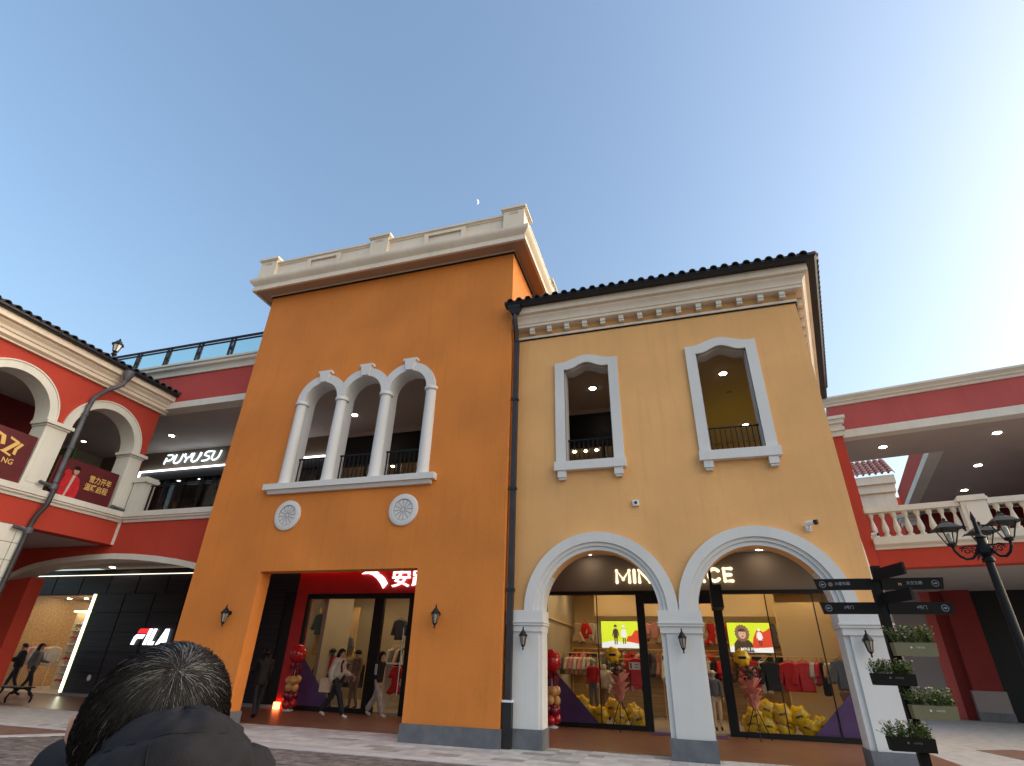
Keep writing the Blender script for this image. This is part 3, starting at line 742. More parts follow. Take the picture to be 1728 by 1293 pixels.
MB().box(-24.4, 12.6, 5.3, -20.5, 12.7, 8.0).build('partition', 'leaf', LB)
# ground pillar faced with white tiles
tl = meshdata(MB().box(-0.002, -0.57, -0.218, 0.03, 0.0, 0.218), 'tile', 'creamw')
tl2 = meshdata(MB().box(-0.002, -0.24, -0.218, 0.03, 0.0, 0.218), 'tile', 'creamw')
MB().box(XL - 0.6, 9.25, 0, XL, 10.44, 4.528).build('pillar', 'joint', LB)
for i in range(10):
    z = 4.29 - i * 0.45
    put('tile', tl, LB, Matrix.Translation((XL + 0.004, 10.17, z)))
    put('tile', tl2, LB, Matrix.Translation((XL + 0.004, 10.43, z)))
    put('tile', tl, LB, Matrix.Translation((XL + 0.004, 9.59, z)))
# grey downpipe of the left wing
ld = thing('downpipe', 'weathered grey round downpipe running down the red arcade wing', 'downpipe', (XL + 0.2, 10.4, 0))
MB().lathe([(0.16, 9.75), (0.16, 9.60), (0.10, 9.46), (0.08, 9.40)][::-1], (XL + 0.62, 10.98, 0), 10).build('hopper', 'pipegrey', ld, smooth=40)
MB().tube([(XL + 0.62, 10.98, 9.45), (XL + 0.60, 10.95, 9.25), (XL + 0.32, 10.72, 8.95), (XL + 0.16, 10.55, 8.62), (XL + 0.15, 10.52, 8.3), (XL + 0.15, 10.52, 5.85)], 0.07, 10).build('pipe', 'pipegrey', ld, smooth=40)
MB().tube([(XL + 0.15, 10.52, 5.86), (XL + 0.18, 10.52, 5.66), (XL + 0.27, 10.50, 5.50), (XL + 0.27, 10.48, 5.15), (XL + 0.14, 10.42, 4.85), (XL + 0.13, 10.38, 4.5), (XL + 0.13, 10.30, 0.0)], 0.065, 10).build('pipe', 'pipedark', ld, smooth=40)
for p in ((XL + 0.15, 10.52, 5.72), (XL + 0.13, 10.40, 4.42)):
    MB().lathe([(0.10, -0.08), (0.10, 0.08)], p, 12).tube([Vector(p), Vector(p) + Vector((0.02, -0.42, 0.03))], 0.05, 8).build('joint_collar', 'pipegrey', ld, smooth=40)
for z in (8.0, 6.9):
    MB().lathe([(0.09, z), (0.09, z + 0.06)], (XL + 0.15, 10.52, 0), 10).build('clamp', 'pipegrey', ld)
# small bulkhead fitting at the corner of the ledge
sf = thing('bulkhead_fitting', 'small grey pipe fitting on the white ledge at the wing corner', 'fitting', (XL + 0.2, 12.6, 5.56))
MB().tube([(XL + 0.1, 12.45, 5.62), (XL + 0.12, 12.86, 5.62)], 0.045, 8).ball((XL + 0.12, 12.45, 5.62), 0.075, 8, 6).build('pipe', 'pipegrey', sf)
# banners in the arches
bfr = xfr(XL + 0.06)
b2 = tag(MB().plate(bfr, [[(10.40, 5.56), (12.34, 5.56), (12.34, 6.66), (10.40, 6.66)]], -0.02, 0.0).build('banner', 'bannerred', loc=(XL, 11.4, 5.56)), 'dark red banner with a person in a red coat and golden Chinese lettering', 'banner')
text('lettering', '雪力开年', 'gold', b2, bfr, 11.47, 6.16, 0.22, 0.002, 0.004, width=0.72, bold=0.012)
text('lettering', '温暖启程', 'gold', b2, bfr, 11.40, 5.90, 0.22, 0.002, 0.004, width=0.75, bold=0.012)
cf = lambda u, v, w=0.0: bfr(u, v, w)
MB().plate(cf, [[(10.72, 5.57), (10.70, 5.95), (10.74, 6.16), (10.86, 6.24), (11.06, 6.24), (11.20, 6.14), (11.28, 5.85), (11.26, 5.57)]], 0.002, 0.006).build('coat_print', 'coatred', b2)
MB().plate(cf, [[(10.90, 5.57), (10.95, 5.57), (11.05, 6.22), (10.97, 6.22)]], 0.0065, 0.008).build('shirt_print', 'coatwhite', b2)
MB().plate(cf, [arc(11.02, 6.36, 0.085, 0, 2 * PI, 16, 0.11)[:-1]], 0.0065, 0.008).build('face_print', 'skin', b2)
MB().plate(cf, [arc(11.02, 6.41, 0.10, -0.15, PI + 0.3, 14, 0.10)], 0.0085, 0.010).build('hair_print', 'hairblack', b2)
MB().plate(cf, [arc(10.80, 6.26, 0.10, 0, 2 * PI, 12, 0.09)[:-1]], 0.0065, 0.008).build('glove_print', 'coatred', b2)
b1 = tag(MB().plate(bfr, [[(7.58, 5.56), (9.66, 5.56), (9.66, 6.92), (7.58, 6.92)]], -0.02, 0.0).build('banner', 'bannerred', loc=(XL, 8.6, 5.56)), 'dark red banner with a large golden zigzag emblem cut by the frame', 'banner')
def stroke(pts, w_): return [(p[0] - w_ / 2, p[1]) for p in pts] + [(p[0] + w_ / 2, p[1]) for p in reversed(pts)]
lg = MB()
lg.plate(bfr, [[(9.02, 6.72), (9.28, 6.64), (9.28, 6.58), (9.02, 6.66)]], 0.002, 0.006)
lg.plate(bfr, [[(9.20, 6.64), (9.30, 6.61), (9.06, 6.28), (8.96, 6.31)]], 0.0062, 0.008)
lg.plate(bfr, [[(9.32, 6.62), (9.40, 6.60), (9.30, 6.42), (9.30, 6.26), (9.22, 6.28), (9.22, 6.43)]], 0.002, 0.006)
lg.plate(bfr, [[(8.96, 6.32), (9.20, 6.24), (9.20, 6.19), (8.90, 6.28)]], 0.0082, 0.010)
lg.plate(bfr, [[(8.70, 6.76), (8.90, 6.70), (8.96, 6.46), (8.86, 6.44), (8.80, 6.66), (8.70, 6.69)]], 0.002, 0.006)
lg.build('emblem', 'gold', b1)
text('lettering', 'NG', 'gold', b1, bfr, 9.06, 5.99, 0.15, 0.002, 0.004, width=0.27, bold=0.012)

# ------------------------------------------------------------------ red right wing (turned about twelve degrees, behind the lamp post)
aR = R(11.7)
PR = Vector((6.31, 21.39, 0))
DU, DW = Vector((math.cos(aR), -math.sin(aR), 0)), Vector((-math.sin(aR), -math.cos(aR), 0))
FR = frame(PR, DU, DW)
RB = thing('red_gallery_wing', 'red wing with an upper gallery and white balustrade right of the yellow building', 'building', PR, -aR)
def rbox(name, m, u0, v0, w0, u1, v1, w1, parent=None):
    return MB().plate(FR, [rect(u0, v0, u1, v1)], w0, w1).build(name, m, parent or RB)
def rsweep(name, prof, u0, u1, m):
    a, b = FR(u0, 0), FR(u1, 0)
    return MB().sweep(prof, [(a.x, a.y), (b.x, b.y)]).build(name, m, RB, smooth=25)
UE = 14.0
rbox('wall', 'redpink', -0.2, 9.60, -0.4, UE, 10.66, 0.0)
rbox('trim', 'creamw', -0.1, 9.30, -0.42, UE, 9.598, 0.04)
rsweep('cornice', [(0.0, 10.62), (0.05, 10.62), (0.08, 10.70), (0.14, 10.74), (0.14, 10.78), (0.20, 10.84), (0.26, 10.88), (0.26, 10.95), (0.0, 10.95)], -0.3, UE, 'creamw')
rbox('ceiling', 'ceil', -0.1, 9.302, -3.1, UE, 9.5, -0.422)
rbox('roof', 'slab', -0.2, 10.667, -3.1, UE, 10.80, -0.3)
rbox('pilaster', 'red', -0.35, 4.60, -0.30, 0.05, 9.36, 0.10)
rbox('pier', 'greypanel', -0.35, 0.0, -0.30, 0.0, 4.598, 0.0)
for z0, z1, ee in ((9.36, 9.56, 0.06), (9.562, 9.70, 0.12), (9.702, 9.84, 0.08), (9.842, 10.0, 0.16), (10.002, 10.12, 0.22)):
    rbox('capital', 'creamw', -0.35 - ee, z0, -0.2, 0.05 + ee, z1, 0.10 + ee)
rsweep('ledge', [(0.0, 5.20), (0.05, 5.20), (0.08, 5.28), (0.14, 5.32), (0.18, 5.36), (0.18, 5.54), (0.0, 5.54)], 0.06, UE, 'creamw')
rbox('wall', 'red', -0.3, 4.60, -0.5, UE, 5.198, 0.0)
rbox('floor_slab', 'slab', -0.3, 4.604, -3.1, UE, 5.05, -0.502)
rbox('soffit', 'slab', -0.3, 4.60, -7.2, UE, 4.9, -3.102)
# balustrade
bal = rbox('balustrade', 'creamw', 0.02, 6.44, -0.24, 2.72, 6.62, 0.10)
rbox('bottom_rail', 'creamw', 0.02, 5.542, -0.20, UE, 5.62, 0.06, bal)
rbox('top_rail', 'creamw', 3.44, 6.44, -0.24, UE, 6.62, 0.10, bal)
prof = [(0.10, 5.622), (0.10, 5.68), (0.055, 5.70), (0.06, 5.73), (0.095, 5.82), (0.10, 5.90), (0.085, 5.98), (0.05, 6.16), (0.042, 6.24), (0.06, 6.27), (0.065, 6.30), (0.09, 6.34), (0.09, 6.44)]
bme = meshdata(MB().lathe(prof, (0, 0, 0), 12), 'baluster', 'creamw', smooth=35)
for j in range(8): put('baluster', bme, bal, Matrix.Translation(FR(0.20 + j * 0.335, 0, -0.07)))
for j in range(9): put('baluster', bme, bal, Matrix.Translation(FR(3.66 + j * 0.335, 0, -0.07)))
rbox('pedestal', 'creamw', 2.74, 5.545, -0.30, 3.42, 6.56, 0.14, bal)
rbox('pedestal_panel', 'creamw', 2.86, 5.72, 0.142, 3.30, 6.44, 0.16, bal)
rbox('pedestal_cap', 'creamw', 2.68, 6.562, -0.36, 3.48, 6.66, 0.20, bal)
rbox('pedestal_cap', 'creamw', 2.72, 6.662, -0.33, 3.44, 6.74, 0.17, bal)
# cross wing behind, with its own ceiling
rbox('cross_wall', 'red', 3.1, 9.60, -14.0, 3.5, 10.66, -3.12)
rbox('cross_trim', 'creamw', 3.04, 9.30, -14.0, 3.52, 9.598, -3.12)
rbox('ceiling', 'ceil', 3.53, 9.302, -14.0, UE, 9.5, -3.102)
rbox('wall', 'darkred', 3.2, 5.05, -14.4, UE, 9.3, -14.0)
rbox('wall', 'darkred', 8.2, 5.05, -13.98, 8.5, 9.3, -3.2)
rbox('cross_pilaster', 'red', 2.9, 5.05, -14.4, 3.5, 9.0, -13.9)
for z0, z1, ee in ((8.7, 8.95, 0.06), (8.952, 9.1, 0.14), (9.102, 9.298, 0.24)):
    rbox('capital', 'creamw', 2.9 - ee, z0, -14.4, 3.5 + ee, z1, -13.88 + ee)
rbox('floor_slab', 'slab', 3.1, 4.904, -14.4, UE, 5.05, -3.104)
# ground floor back wall behind the columns
rbox('back_wall', 'greypanel', -5.0, 0.0, -7.5, 1.75, 4.6, -7.2)
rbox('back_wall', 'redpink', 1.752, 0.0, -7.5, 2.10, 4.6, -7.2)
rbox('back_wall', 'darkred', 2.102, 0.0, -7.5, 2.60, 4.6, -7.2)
rbox('pilaster', 'darkred', 2.50, 1.0, -7.5, 3.42, 4.6, -6.85)  # red pilaster in the darker red: shade under the deep soffit put into colour
rbox('pilaster_base', 'greypanel', 2.44, 0.30, -7.5, 3.48, 1.0, -6.80)
rbox('pilaster_base', 'plinth', 2.42, 0.0, -7.5, 3.50, 0.298, -6.78)
rbox('shop_front', 'black', 3.43, 0.0, -7.6, UE, 4.6, -7.3)
# building far behind, seen through the gallery: cream cornice and a pink tiled roof
FBt = thing('tiled_building', 'distant building with pinkish tiled roof and cream cornice seen through the gallery', 'building', FR(1.5, 0, -19))
MB().plate(FR, [rect(1.0, 0, 3.6, 11.2)], -20, -17.6).build('wall', 'red', FBt)
MB().plate(FR, [rect(-0.9, 12.0, 3.6, 12.5)], -20, -17.0).build('cornice', 'cream', FBt)
MB().plate(FR, [rect(-0.7, 11.5, 3.5, 11.999)], -20, -17.2).build('cornice', 'cream', FBt)
MB().plate(FR, [rect(-0.5, 10.4, 3.4, 11.499)], -20, -17.4).build('frieze', 'cream', FBt)
pr = meshdata(barrel(0.66, 0.17), 'roof_tile', 'tilered', smooth=True)
for j in range(14):
    for k_ in range(6):
        put('roof_tile', pr, FBt, Matrix.Translation(FR(-0.9 + j * 0.34, 12.55 + k_ * 0.30, -16.9 - k_ * 0.5)) @ Matrix.Rotation(-aR, 4, 'Z') @ Matrix.Rotation(R(30), 4, 'X'))

# ------------------------------------------------------------------ shop fronts and interiors
def spot(x, y, z, label, m='lampwarm', r=0.09, group=None, name='ceiling_light'):
    o = MB().lathe([(r + 0.03, -0.012), (r + 0.03, 0.0)], (x, y, z - 0.001), 16).build(name, 'plastic', loc=(x, y, z))
    tag(o, label, 'ceiling light', group)
    MB().lathe([(r, -0.022), (r, -0.0125)], (x, y, z - 0.001), 16).build('lens', m, o)
    return o
spot(-19.27, 15.08, ZC2, 'round lit downlight in the gallery ceiling above the blue-white shop sign', 'lampwhite', 0.10)
spot(-10.76, 15.07, ZC2 - 0.0, 'round lit downlight seen through the triple arched window', 'lampwarm', 0.10)
spot(-2.09, 15.07, ZC2, 'round lit downlight inside the narrower upper window of the yellow wall', 'lampwarm', 0.10)
spot(1.83, 15.06, ZC2, 'brighter front downlight inside the wide upper window of the yellow wall', 'lampwarm', 0.10)
spot(2.78, 19.28, ZC2, 'rear downlight just above the railing in the wide upper window', 'lampwarm', 0.10)
sm = tag(MB().lathe([(0.06, -0.05), (0.08, -0.02), (0.08, 0.0)], (2.07, 16.41, ZC2), 12).build('smoke_detector', 'ceil', loc=(2.07, 16.41, ZC2)), 'small round smoke detector on the ceiling behind the wide upper window', 'detector')
spot(-21.56, 16.33, ZC1, 'round lit downlight under the flat red arch at lower left', 'lampwhite', 0.10)
spot(-2.66, 16.36, ZC1, 'round lit downlight at the crown of the arch beside the downpipe', 'lampwarm', 0.11)
spot(2.11, 16.36, ZC1, 'round lit downlight at the crown of the arch beside the signpost', 'lampwarm', 0.11)
for (x, y), l in zip(((8.01, 22.68), (11.44, 22.02), (12.32, 25.86), (13.24, 29.73)), ('front downlight nearest the yellow building in the gallery ceiling', 'front downlight at the picture edge in the gallery ceiling', 'middle downlight in the deep gallery ceiling', 'rearmost downlight in the deep gallery ceiling just above the balustrade')):
    spot(x, y, 9.3, l, 'lampwhite', 0.13)
spot(-19.0, 11.6, 8.95, 'lit downlight inside the arch above the coat banner', 'lampwhite', 0.10)
spot(-19.6, 12.2, 8.0, 'lower small lamp behind the top edge of the coat banner', 'lampwhite', 0.06)
spot(-20.5, 7.5, 8.95, 'downlight inside the large arch cut by the left frame', 'lampwhite', 0.10)

# --- clothes shop behind the two white arches
MS = MB().box(XY0 - 0.5, YS, 3.44, 4.6, YS + 0.3, ZC1 - 0.002).build('shop_front', 'taupe', YB)
fx = [-4.12, -1.36, -1.17, 0.70, 0.92, 4.25]
fr_ = MB().box(-4.12, YS - 0.06, 3.34, 4.35, YS + 0.08, 3.438).build('frame', 'black', MS)
for x0, x1 in ((-4.14, -4.04), (-1.40, -1.18), (0.68, 0.91), (4.22, 4.34)):
    MB().box(x0, YS - 0.055, 0.01, x1, YS + 0.075, 3.338).build('mullion', 'black', MS)
for x in (-2.54, 2.05, 3.21): MB().box(x - 0.012, YS - 0.02, 0.10, x + 0.012, YS + 0.03, 3.338).build('mullion', 'black', MS)
for a, b in ((-4.04, -1.40), (0.91, 4.22)): MB().box(a, YS - 0.05, 0.01, b, YS + 0.07, 0.12).build('frame', 'black', MS)
MB().box(-1.178, YS - 0.05, 3.10, 0.678, YS + 0.07, 3.339).build('frame', 'black', MS)
for a, b in ((-4.036, -2.555), (-2.525, -1.404), (0.914, 2.035), (2.065, 3.195), (3.225, 4.216)):
    MB().box(a, YS - 0.004, 0.122, b, YS + 0.006, 3.338).build('pane', 'glass', MS)
MB().box(-1.17, YS - 0.004, 0.06, -0.42, YS + 0.006, 3.098).build('door', 'glass', MS)
# purple film triangles on the panes
for pts, l in (([(-4.03, 0.125), (-2.62, 0.125), (-4.03, 1.55)], 0), ([(4.21, 0.125), (2.62, 0.125), (4.21, 1.62)], 1)):
    MB().plate(yfr(YS + 0.010), [pts], -0.003, 0.0).build('window_film', 'purple', MS)
MB().box(XY0 - 0.5, YS + 0.31, 3.90, 4.6, 22.4, 4.0).build('shop_ceiling', 'shopwall', YB)
MB().box(XY0 - 0.7, YS + 0.08, 0.0, XY0 - 0.5, 22.4, 4.0).build('shop_wall', 'shopwall', YB)
MB().box(4.6, YS + 0.08, 0.0, 4.8, 22.4, 4.0).build('shop_wall', 'shopwall', YB)
MB().box(XY0 - 0.7, 22.4, 0.0, 4.8, 22.6, 4.0).build('shop_wall', 'shopwall', YB)
MB().box(XY0 - 0.7, YS + 0.08, -0.02, 4.8, 22.4, 0.05).build('shop_floor', 'shopfloor', YB)
MB().box(-4.30, 17.3, 2.75, -4.15, 22.2, 2.80).build('cove', 'shopwall', YB)
MB().box(-4.30, 17.3, 2.81, -4.22, 22.2, 2.83).build('light_strip', 'ledwarm', YB)
MB().box(2.5, 18.7, 0.05, 4.5, 18.9, 3.3).build('partition', 'shopwall', YB)
MB().box(XY0 - 0.45, 21.0, 0.06, 4.5, 21.1, 2.2).build('wall_bay', 'shopwood', YB)
MB().box(-3.0, 19.25, 2.95, 2.6, 19.35, 3.9).build('bulkhead', 'shopwall', YB)
for i, x in enumerate((-3.6, -2.2, -0.8, 0.6, 2.0, 3.4)):
    for j, y in enumerate((17.5, 18.5, 20.2)):
        spot(x, y, 3.90, 'small warm spotlight in the clothes shop ceiling behind the white arches', 'spotwarm', 0.075, 'spotlights in the clothes shop')
# sign
sg = thing('shop_sign', 'glowing cream capital letters MINI PEACE on the taupe fascia', 'sign', (-0.3, YS, 3.64))
def glyph(strokes, x0, w_, parent, m, fr, z0, h, r=0.046, name='letter'):
    mb = MB()
    for st in strokes: mb.tube([fr(x0 + r + u * (w_ - 2 * r), z0 + r + v * (h - 2 * r), 0.06) for u, v in st], r, 10)
    for st in strokes:
        for u, v in st: mb.ball(fr(x0 + r + u * (w_ - 2 * r), z0 + r + v * (h - 2 * r), 0.06), r * 1.005, 10, 8)
    return mb.build(name, m, parent, smooth=True)
gP = [[(0, 0), (0, 1), (.6, 1), (.9, .92), (1, .74), (.9, .55), (.6, .46), (0, .46)]]
gE = [[(1, 1), (0, 1), (0, 0), (1, 0)], [(0, .5), (.85, .5)]]
gl = [('M', [[(0, 0), (0, 1), (.5, .25), (1, 1), (1, 0)]], 0.46), ('I', [[(.5, 0), (.5, 1)]], 0.10), ('N', [[(0, 0), (0, 1), (1, 0), (1, 1)]], 0.38), ('I', [[(.5, 0), (.5, 1)]], 0.10), (' ', [], 0.16),
      ('P', gP, 0.31), ('E', gE, 0.29), ('A', [[(0, 0), (.5, 1), (1, 0)], [(.2, .3), (.8, .3)]], 0.40), ('C', [[(.95, .84), (.75, .97), (.5, 1), (.2, .9), (.04, .68), (0, .5), (.04, .3), (.2, .1), (.5, 0), (.75, .04), (.95, .17)]], 0.37), ('E', gE, 0.29)]
tw_ = sum(g[2] for g in gl); gap = (3.29 - tw_) / 9
xx = -1.94
for ch, st, w_ in gl:
    if st: glyph(st, xx, w_, sg, 'signwarm', FS, 3.63, 0.42)
    xx += w_ + gap
# wall screens
def screen(x0, x1, z0, z1, y, label):
    o = tag(MB().box(x0, y, z0, x1, y + 0.06, z1).build('wall_screen', 'black', loc=((x0 + x1) / 2, y, z0)), label, 'screen')
    f = yfr(y)
    W, H = x1 - x0, z1 - z0
    MB().plate(f, [rect(x0 + 0.02, z0 + 0.02, x1 - 0.02, z1 - 0.02)], 0.002, 0.006).build('picture', 'scrlime', o)
    snow = [(x0 + 0.02, z0 + 0.02), (x1 - 0.02, z0 + 0.02), (x1 - 0.02, z0 + H * 0.30), (x0 + W * 0.6, z0 + H * 0.22), (x0 + W * 0.3, z0 + H * 0.28), (x0 + 0.02, z0 + H * 0.2)]
    MB().plate(f, [snow], 0.0065, 0.008).build('picture_snow', 'scrwhite', o)
    return o, f, W, H
def pic_person(f, cx, z, h, o, coat, w0):
    for k_ in (-1, 1):
        MB().plate(f, [[(cx + k_ * h * .02, z + h * .4), (cx + k_ * h * .09, z + h * .4), (cx + k_ * h * .075, z), (cx + k_ * h * .025, z)][::k_]], w0, w0 + 0.002).build('picture_leg', 'scrdark', o)
    MB().plate(f, [[(cx - h * .12, z + h * .32), (cx + h * .12, z + h * .32), (cx + h * .10, z + h * .56), (cx + h * .15, z + h * .40), (cx + h * .19, z + h * .43), (cx + h * .12, z + h * .72), (cx + h * .04, z + h * .77), (cx - h * .04, z + h * .77), (cx - h * .12, z + h * .72), (cx - h * .19, z + h * .43), (cx - h * .15, z + h * .40), (cx - h * .10, z + h * .56)]], w0 + 0.0022, w0 + 0.004).build('picture_coat', coat, o)
    MB().plate(f, [arc(cx, z + h * .85, h * .065, 0, 2 * PI, 12, h * .085)[:-1]], w0 + 0.0042, w0 + 0.006).build('picture_face', 'scrskin', o)
    MB().plate(f, [arc(cx, z + h * .87, h * .085, -0.2, PI + 0.2, 10, h * .10)], w0 + 0.0062, w0 + 0.008).build('picture_hat', coat, o)
o, f, W, H = screen(-2.78, -1.50, 1.98, 2.80, 19.0, 'lit wall screen showing two models on lime behind the arch by the downpipe')
MB().plate(f, [[(-1.98, 2.2), (-1.52, 2.12), (-1.52, 2.5), (-1.68, 2.52), (-1.8, 2.36), (-1.92, 2.34)]], 0.0085, 0.010).build('picture_drape', 'scrred', o)
pic_person(f, -2.30, 2.10, 0.60, o, 'scrdark', 0.0105)
pic_person(f, -2.04, 2.12, 0.56, o, 'scrwhite', 0.0105)
o, f, W, H = screen(1.08, 2.32, 1.93, 2.78, 19.0, 'lit wall screen showing a laughing child in a fur hood')
MB().plate(f, [[(1.72, 2.05), (2.30, 2.1), (2.30, 2.62), (2.1, 2.5), (1.95, 2.6), (1.8, 2.35)]], 0.0085, 0.010).build('picture_drape', 'scrred', o)
MB().plate(f, [[(1.22, 1.96), (1.78, 1.96), (1.74, 2.2), (1.62, 2.32), (1.36, 2.32), (1.24, 2.18)]], 0.0105, 0.012).build('picture_coat', 'scrdark', o)
MB().plate(f, [[(1.50 + (0.22 if i % 2 else 0.19) * math.cos(PI * i / 16), 2.47 + (0.25 if i % 2 else 0.215) * math.sin(PI * i / 16)) for i in range(32)]], 0.0125, 0.014).build('picture_hood', 'scrbrown', o)
MB().plate(f, [arc(1.50, 2.45, 0.105, 0, 2 * PI, 14, 0.135)[:-1]], 0.0145, 0.016).build('picture_face', 'scrskin', o)
MB().plate(f, [arc(1.50, 2.50, 0.11, 0.1, PI - 0.1, 10, 0.10)], 0.0165, 0.018).build('picture_fringe', 'scrdark', o)
MB().plate(f, [arc(1.505, 2.385, 0.035, 0, 2 * PI, 10, 0.026)[:-1]], 0.0165, 0.018).build('picture_mouth', 'scrred', o)
for k_ in (-0.04, 0.045): MB().plate(f, [arc(1.50 + k_, 2.465, 0.014, 0, 2 * PI, 8, 0.010)[:-1]], 0.0165, 0.018).build('picture_eye', 'scrdark', o)
pic_person(f, 1.98, 2.12, 0.50, o, 'scrwhite', 0.0105)
text('lettering', 'MINI PEACE', 'scrwhite', o, f, 1.72, 1.99, 0.09, 0.015, 0.002, center=True, bold=0.02)
# garments
def garment_mesh(kind):
    m = MB()
    P = {'coat': [(-0.20, -0.72), (0.20, -0.72), (0.21, -0.20), (0.30, -0.58), (0.38, -0.54), (0.27, -0.06), (0.10, 0.0), (-0.10, 0.0), (-0.27, -0.06), (-0.38, -0.54), (-0.30, -0.58), (-0.21, -0.20)],
         'shirt': [(-0.16, -0.50), (0.16, -0.50), (0.16, -0.17), (0.24, -0.38), (0.30, -0.34), (0.20, -0.05), (0.08, 0.0), (-0.08, 0.0), (-0.20, -0.05), (-0.30, -0.34), (-0.24, -0.38), (-0.16, -0.17)],
         'dress': [(-0.30, -0.62), (-0.15, -0.66), (0.0, -0.60), (0.15, -0.66), (0.30, -0.62), (0.10, -0.28), (0.17, -0.04), (0.08, 0.0), (-0.08, 0.0), (-0.17, -0.04), (-0.10, -0.28)],
         'trousers': [(-0.14, -0.80), (-0.03, -0.80), (0.0, -0.30), (0.03, -0.80), (0.14, -0.80), (0.13, 0.0), (-0.13, 0.0)]}[kind]
    # pillow-shaped: rim polygon plus an inset raised polygon on both sides
    cx = sum(p[0] for p in P) / len(P); cz = sum(p[1] for p in P) / len(P)
    n = len(P)
    q = [(cx + (p[0] - cx) * 0.80, cz + (p[1] - cz) * 0.90) for p in P]
    m.add([(p[0], 0, p[1]) for p in P] + [(p[0], -0.07, p[1]) for p in q] + [(p[0], 0.07, p[1]) for p in q],
          [(i, (i + 1) % n, n + (i + 1) % n, n + i) for i in range(n)] + [(i, 2 * n + i, 2 * n + (i + 1) % n, (i + 1) % n) for i in range(n)])
    tri = tessellate_polygon([[Vector((p[0], p[1], 0)) for p in q]])
    m.add([(p[0], -0.07, p[1]) for p in q], [tuple(t) for t in tri]); m.add([(p[0], 0.07, p[1]) for p in q], [tuple(reversed(t)) for t in tri])
    m.tube([(-0.12, 0, 0.0), (0, 0, 0.05), (0.12, 0, 0.0)], 0.008, 4).tube([(0, 0, 0.05), (0, 0, 0.12)], 0.006, 4)
    return m
GM = {}
def garment(kind, col, x, y, z, rz, label, group):
    key = kind + col
    if key not in GM: GM[key] = meshdata(garment_mesh(kind), 'hanging_garment', col, smooth=40)
    o = put('hanging_garment', GM[key], None, Matrix.Translation((x, y, z)) @ Matrix.Rotation(rz, 4, 'Z'))
    return tag(o, label, 'garment', group)
def rack(x0, x1, y, z, label, wall=False):
    t = thing('clothes_rail', label, 'clothes rail', ((x0 + x1) / 2, y, 0.05))
    MB().tube([(x0, y, z), (x1, y, z)], 0.015, 6).build('rail', 'gold', t)
    for x in (x0, x1): MB().tube([(x, y, 0.05), (x, y, z)], 0.015, 6).build('leg', 'gold', t)
    return t
rack(-4.1, -2.9, 18.9, 1.84, 'brass clothes rail beside the red balloons')
for i, c in enumerate(['coatgrey', 'coatcream', 'coatpink', 'coatwhite', 'coatpink', 'coatwhite', 'coatcream', 'coatgrey']):
    garment('shirt', c, -4.0 + i * 0.145, 18.9, 1.72, PI / 2 - 0.35, 'small %s top hanging on the brass rail beside the red balloons' % {'coatgrey': 'grey', 'coatcream': 'beige', 'coatpink': 'pink', 'coatwhite': 'white'}[c], 'tops on the left brass rail')
rack(1.3, 4.1, 18.1, 1.84, 'long brass clothes rail behind the yellow balloons in the right window')
for i, (k_, c, x, l) in enumerate((('coat', 'coatred', 1.55, 'dark red coat hanging at the bouquet end of the long rail'), ('trousers', 'coatwhite', 1.85, 'pale trousers hanging beside the black coat on the long rail'), ('coat', 'coatblack', 2.02, 'black coat hanging between two red coats on the long rail'),
        ('coat', 'coatred', 2.5, 'bright red padded coat facing the glass on the long rail'), ('coat', 'coatred', 2.85, 'second red padded coat half behind the bright one'))):
    garment(k_, c, x, 18.1 - 0.04 * i, 1.72, 0.15 * (-1) ** i, l, 'garments on the long rail')
for i, (c, cn) in enumerate((('coatwhite', 'white'), ('coatred', 'small red'), ('coatblack', 'small black'), ('coatcream', 'cream'), ('coatwhite', 'white'))):
    garment('shirt' if i != 2 else 'trousers', c, 3.10 + i * 0.12, 18.05, 1.72, PI / 2 - 0.5, '%s garment in the tight row right of the red coats' % cn, 'garments on the long rail')
garment('coat', 'coatgrey', 3.70, 17.6, 1.80, 0.3, 'dark grey fur coat hanging above the purple film', 'garments on the long rail')
garment('dress', 'coatbrown', 3.65, 17.55, 1.05, 0.2, 'brown pleated skirt hanging below the dark fur coat', 'garments on the long rail')
garment('coat', 'coatred', 4.0, 17.8, 1.75, -0.3, 'red coat at the far window edge of the long rail', 'garments on the long rail')
rack(-1.0, 0.9, 20.3, 1.84, 'brass clothes rail deep in the shop behind the glass door')
for i, c in enumerate(['coatwhite', 'coatcream', 'coatpink', 'coatred', 'coatwhite', 'coatgrey', 'coatcream', 'coatpink', 'coatwhite', 'coatblack', 'coatred']):
    garment('shirt' if i % 3 else 'coat', c, -0.9 + i * 0.17, 20.3, 1.72, PI / 2 - 0.3, ['first white', 'beige', 'pink', 'red', 'second white', 'grey', 'second beige', 'second pink', 'third white', 'black', 'last red'][i] + ' garment on the rail deep behind the shop door', 'garments deep in the clothes shop')
rack(-2.7, -1.5, 19.9, 1.70, 'brass clothes rail below the two-model screen')
for i, (c, cn) in enumerate((('coatgrey', 'grey'), ('coatwhite', 'white'), ('coatblack', 'black'), ('coatbrown', 'brown'), ('coatpink', 'pink'), ('coatred', 'red'), ('coatnavy', 'navy'))):
    garment('coat' if i % 2 else 'trousers', c, -2.65 + i * 0.18, 19.9, 1.58, PI / 2 - 0.5, '%s garment on the rail below the two-model screen' % cn, 'garments below the screen')
garment('coat', 'coatred', -1.62, 17.7, 1.72, 0.2, 'deep red coat hanging by the shop door frame', None)
rack(-4.1, 4.4, 20.9, 2.02, 'very long brass clothes rail along the back wall of the clothes shop')
rr = random.Random(8)
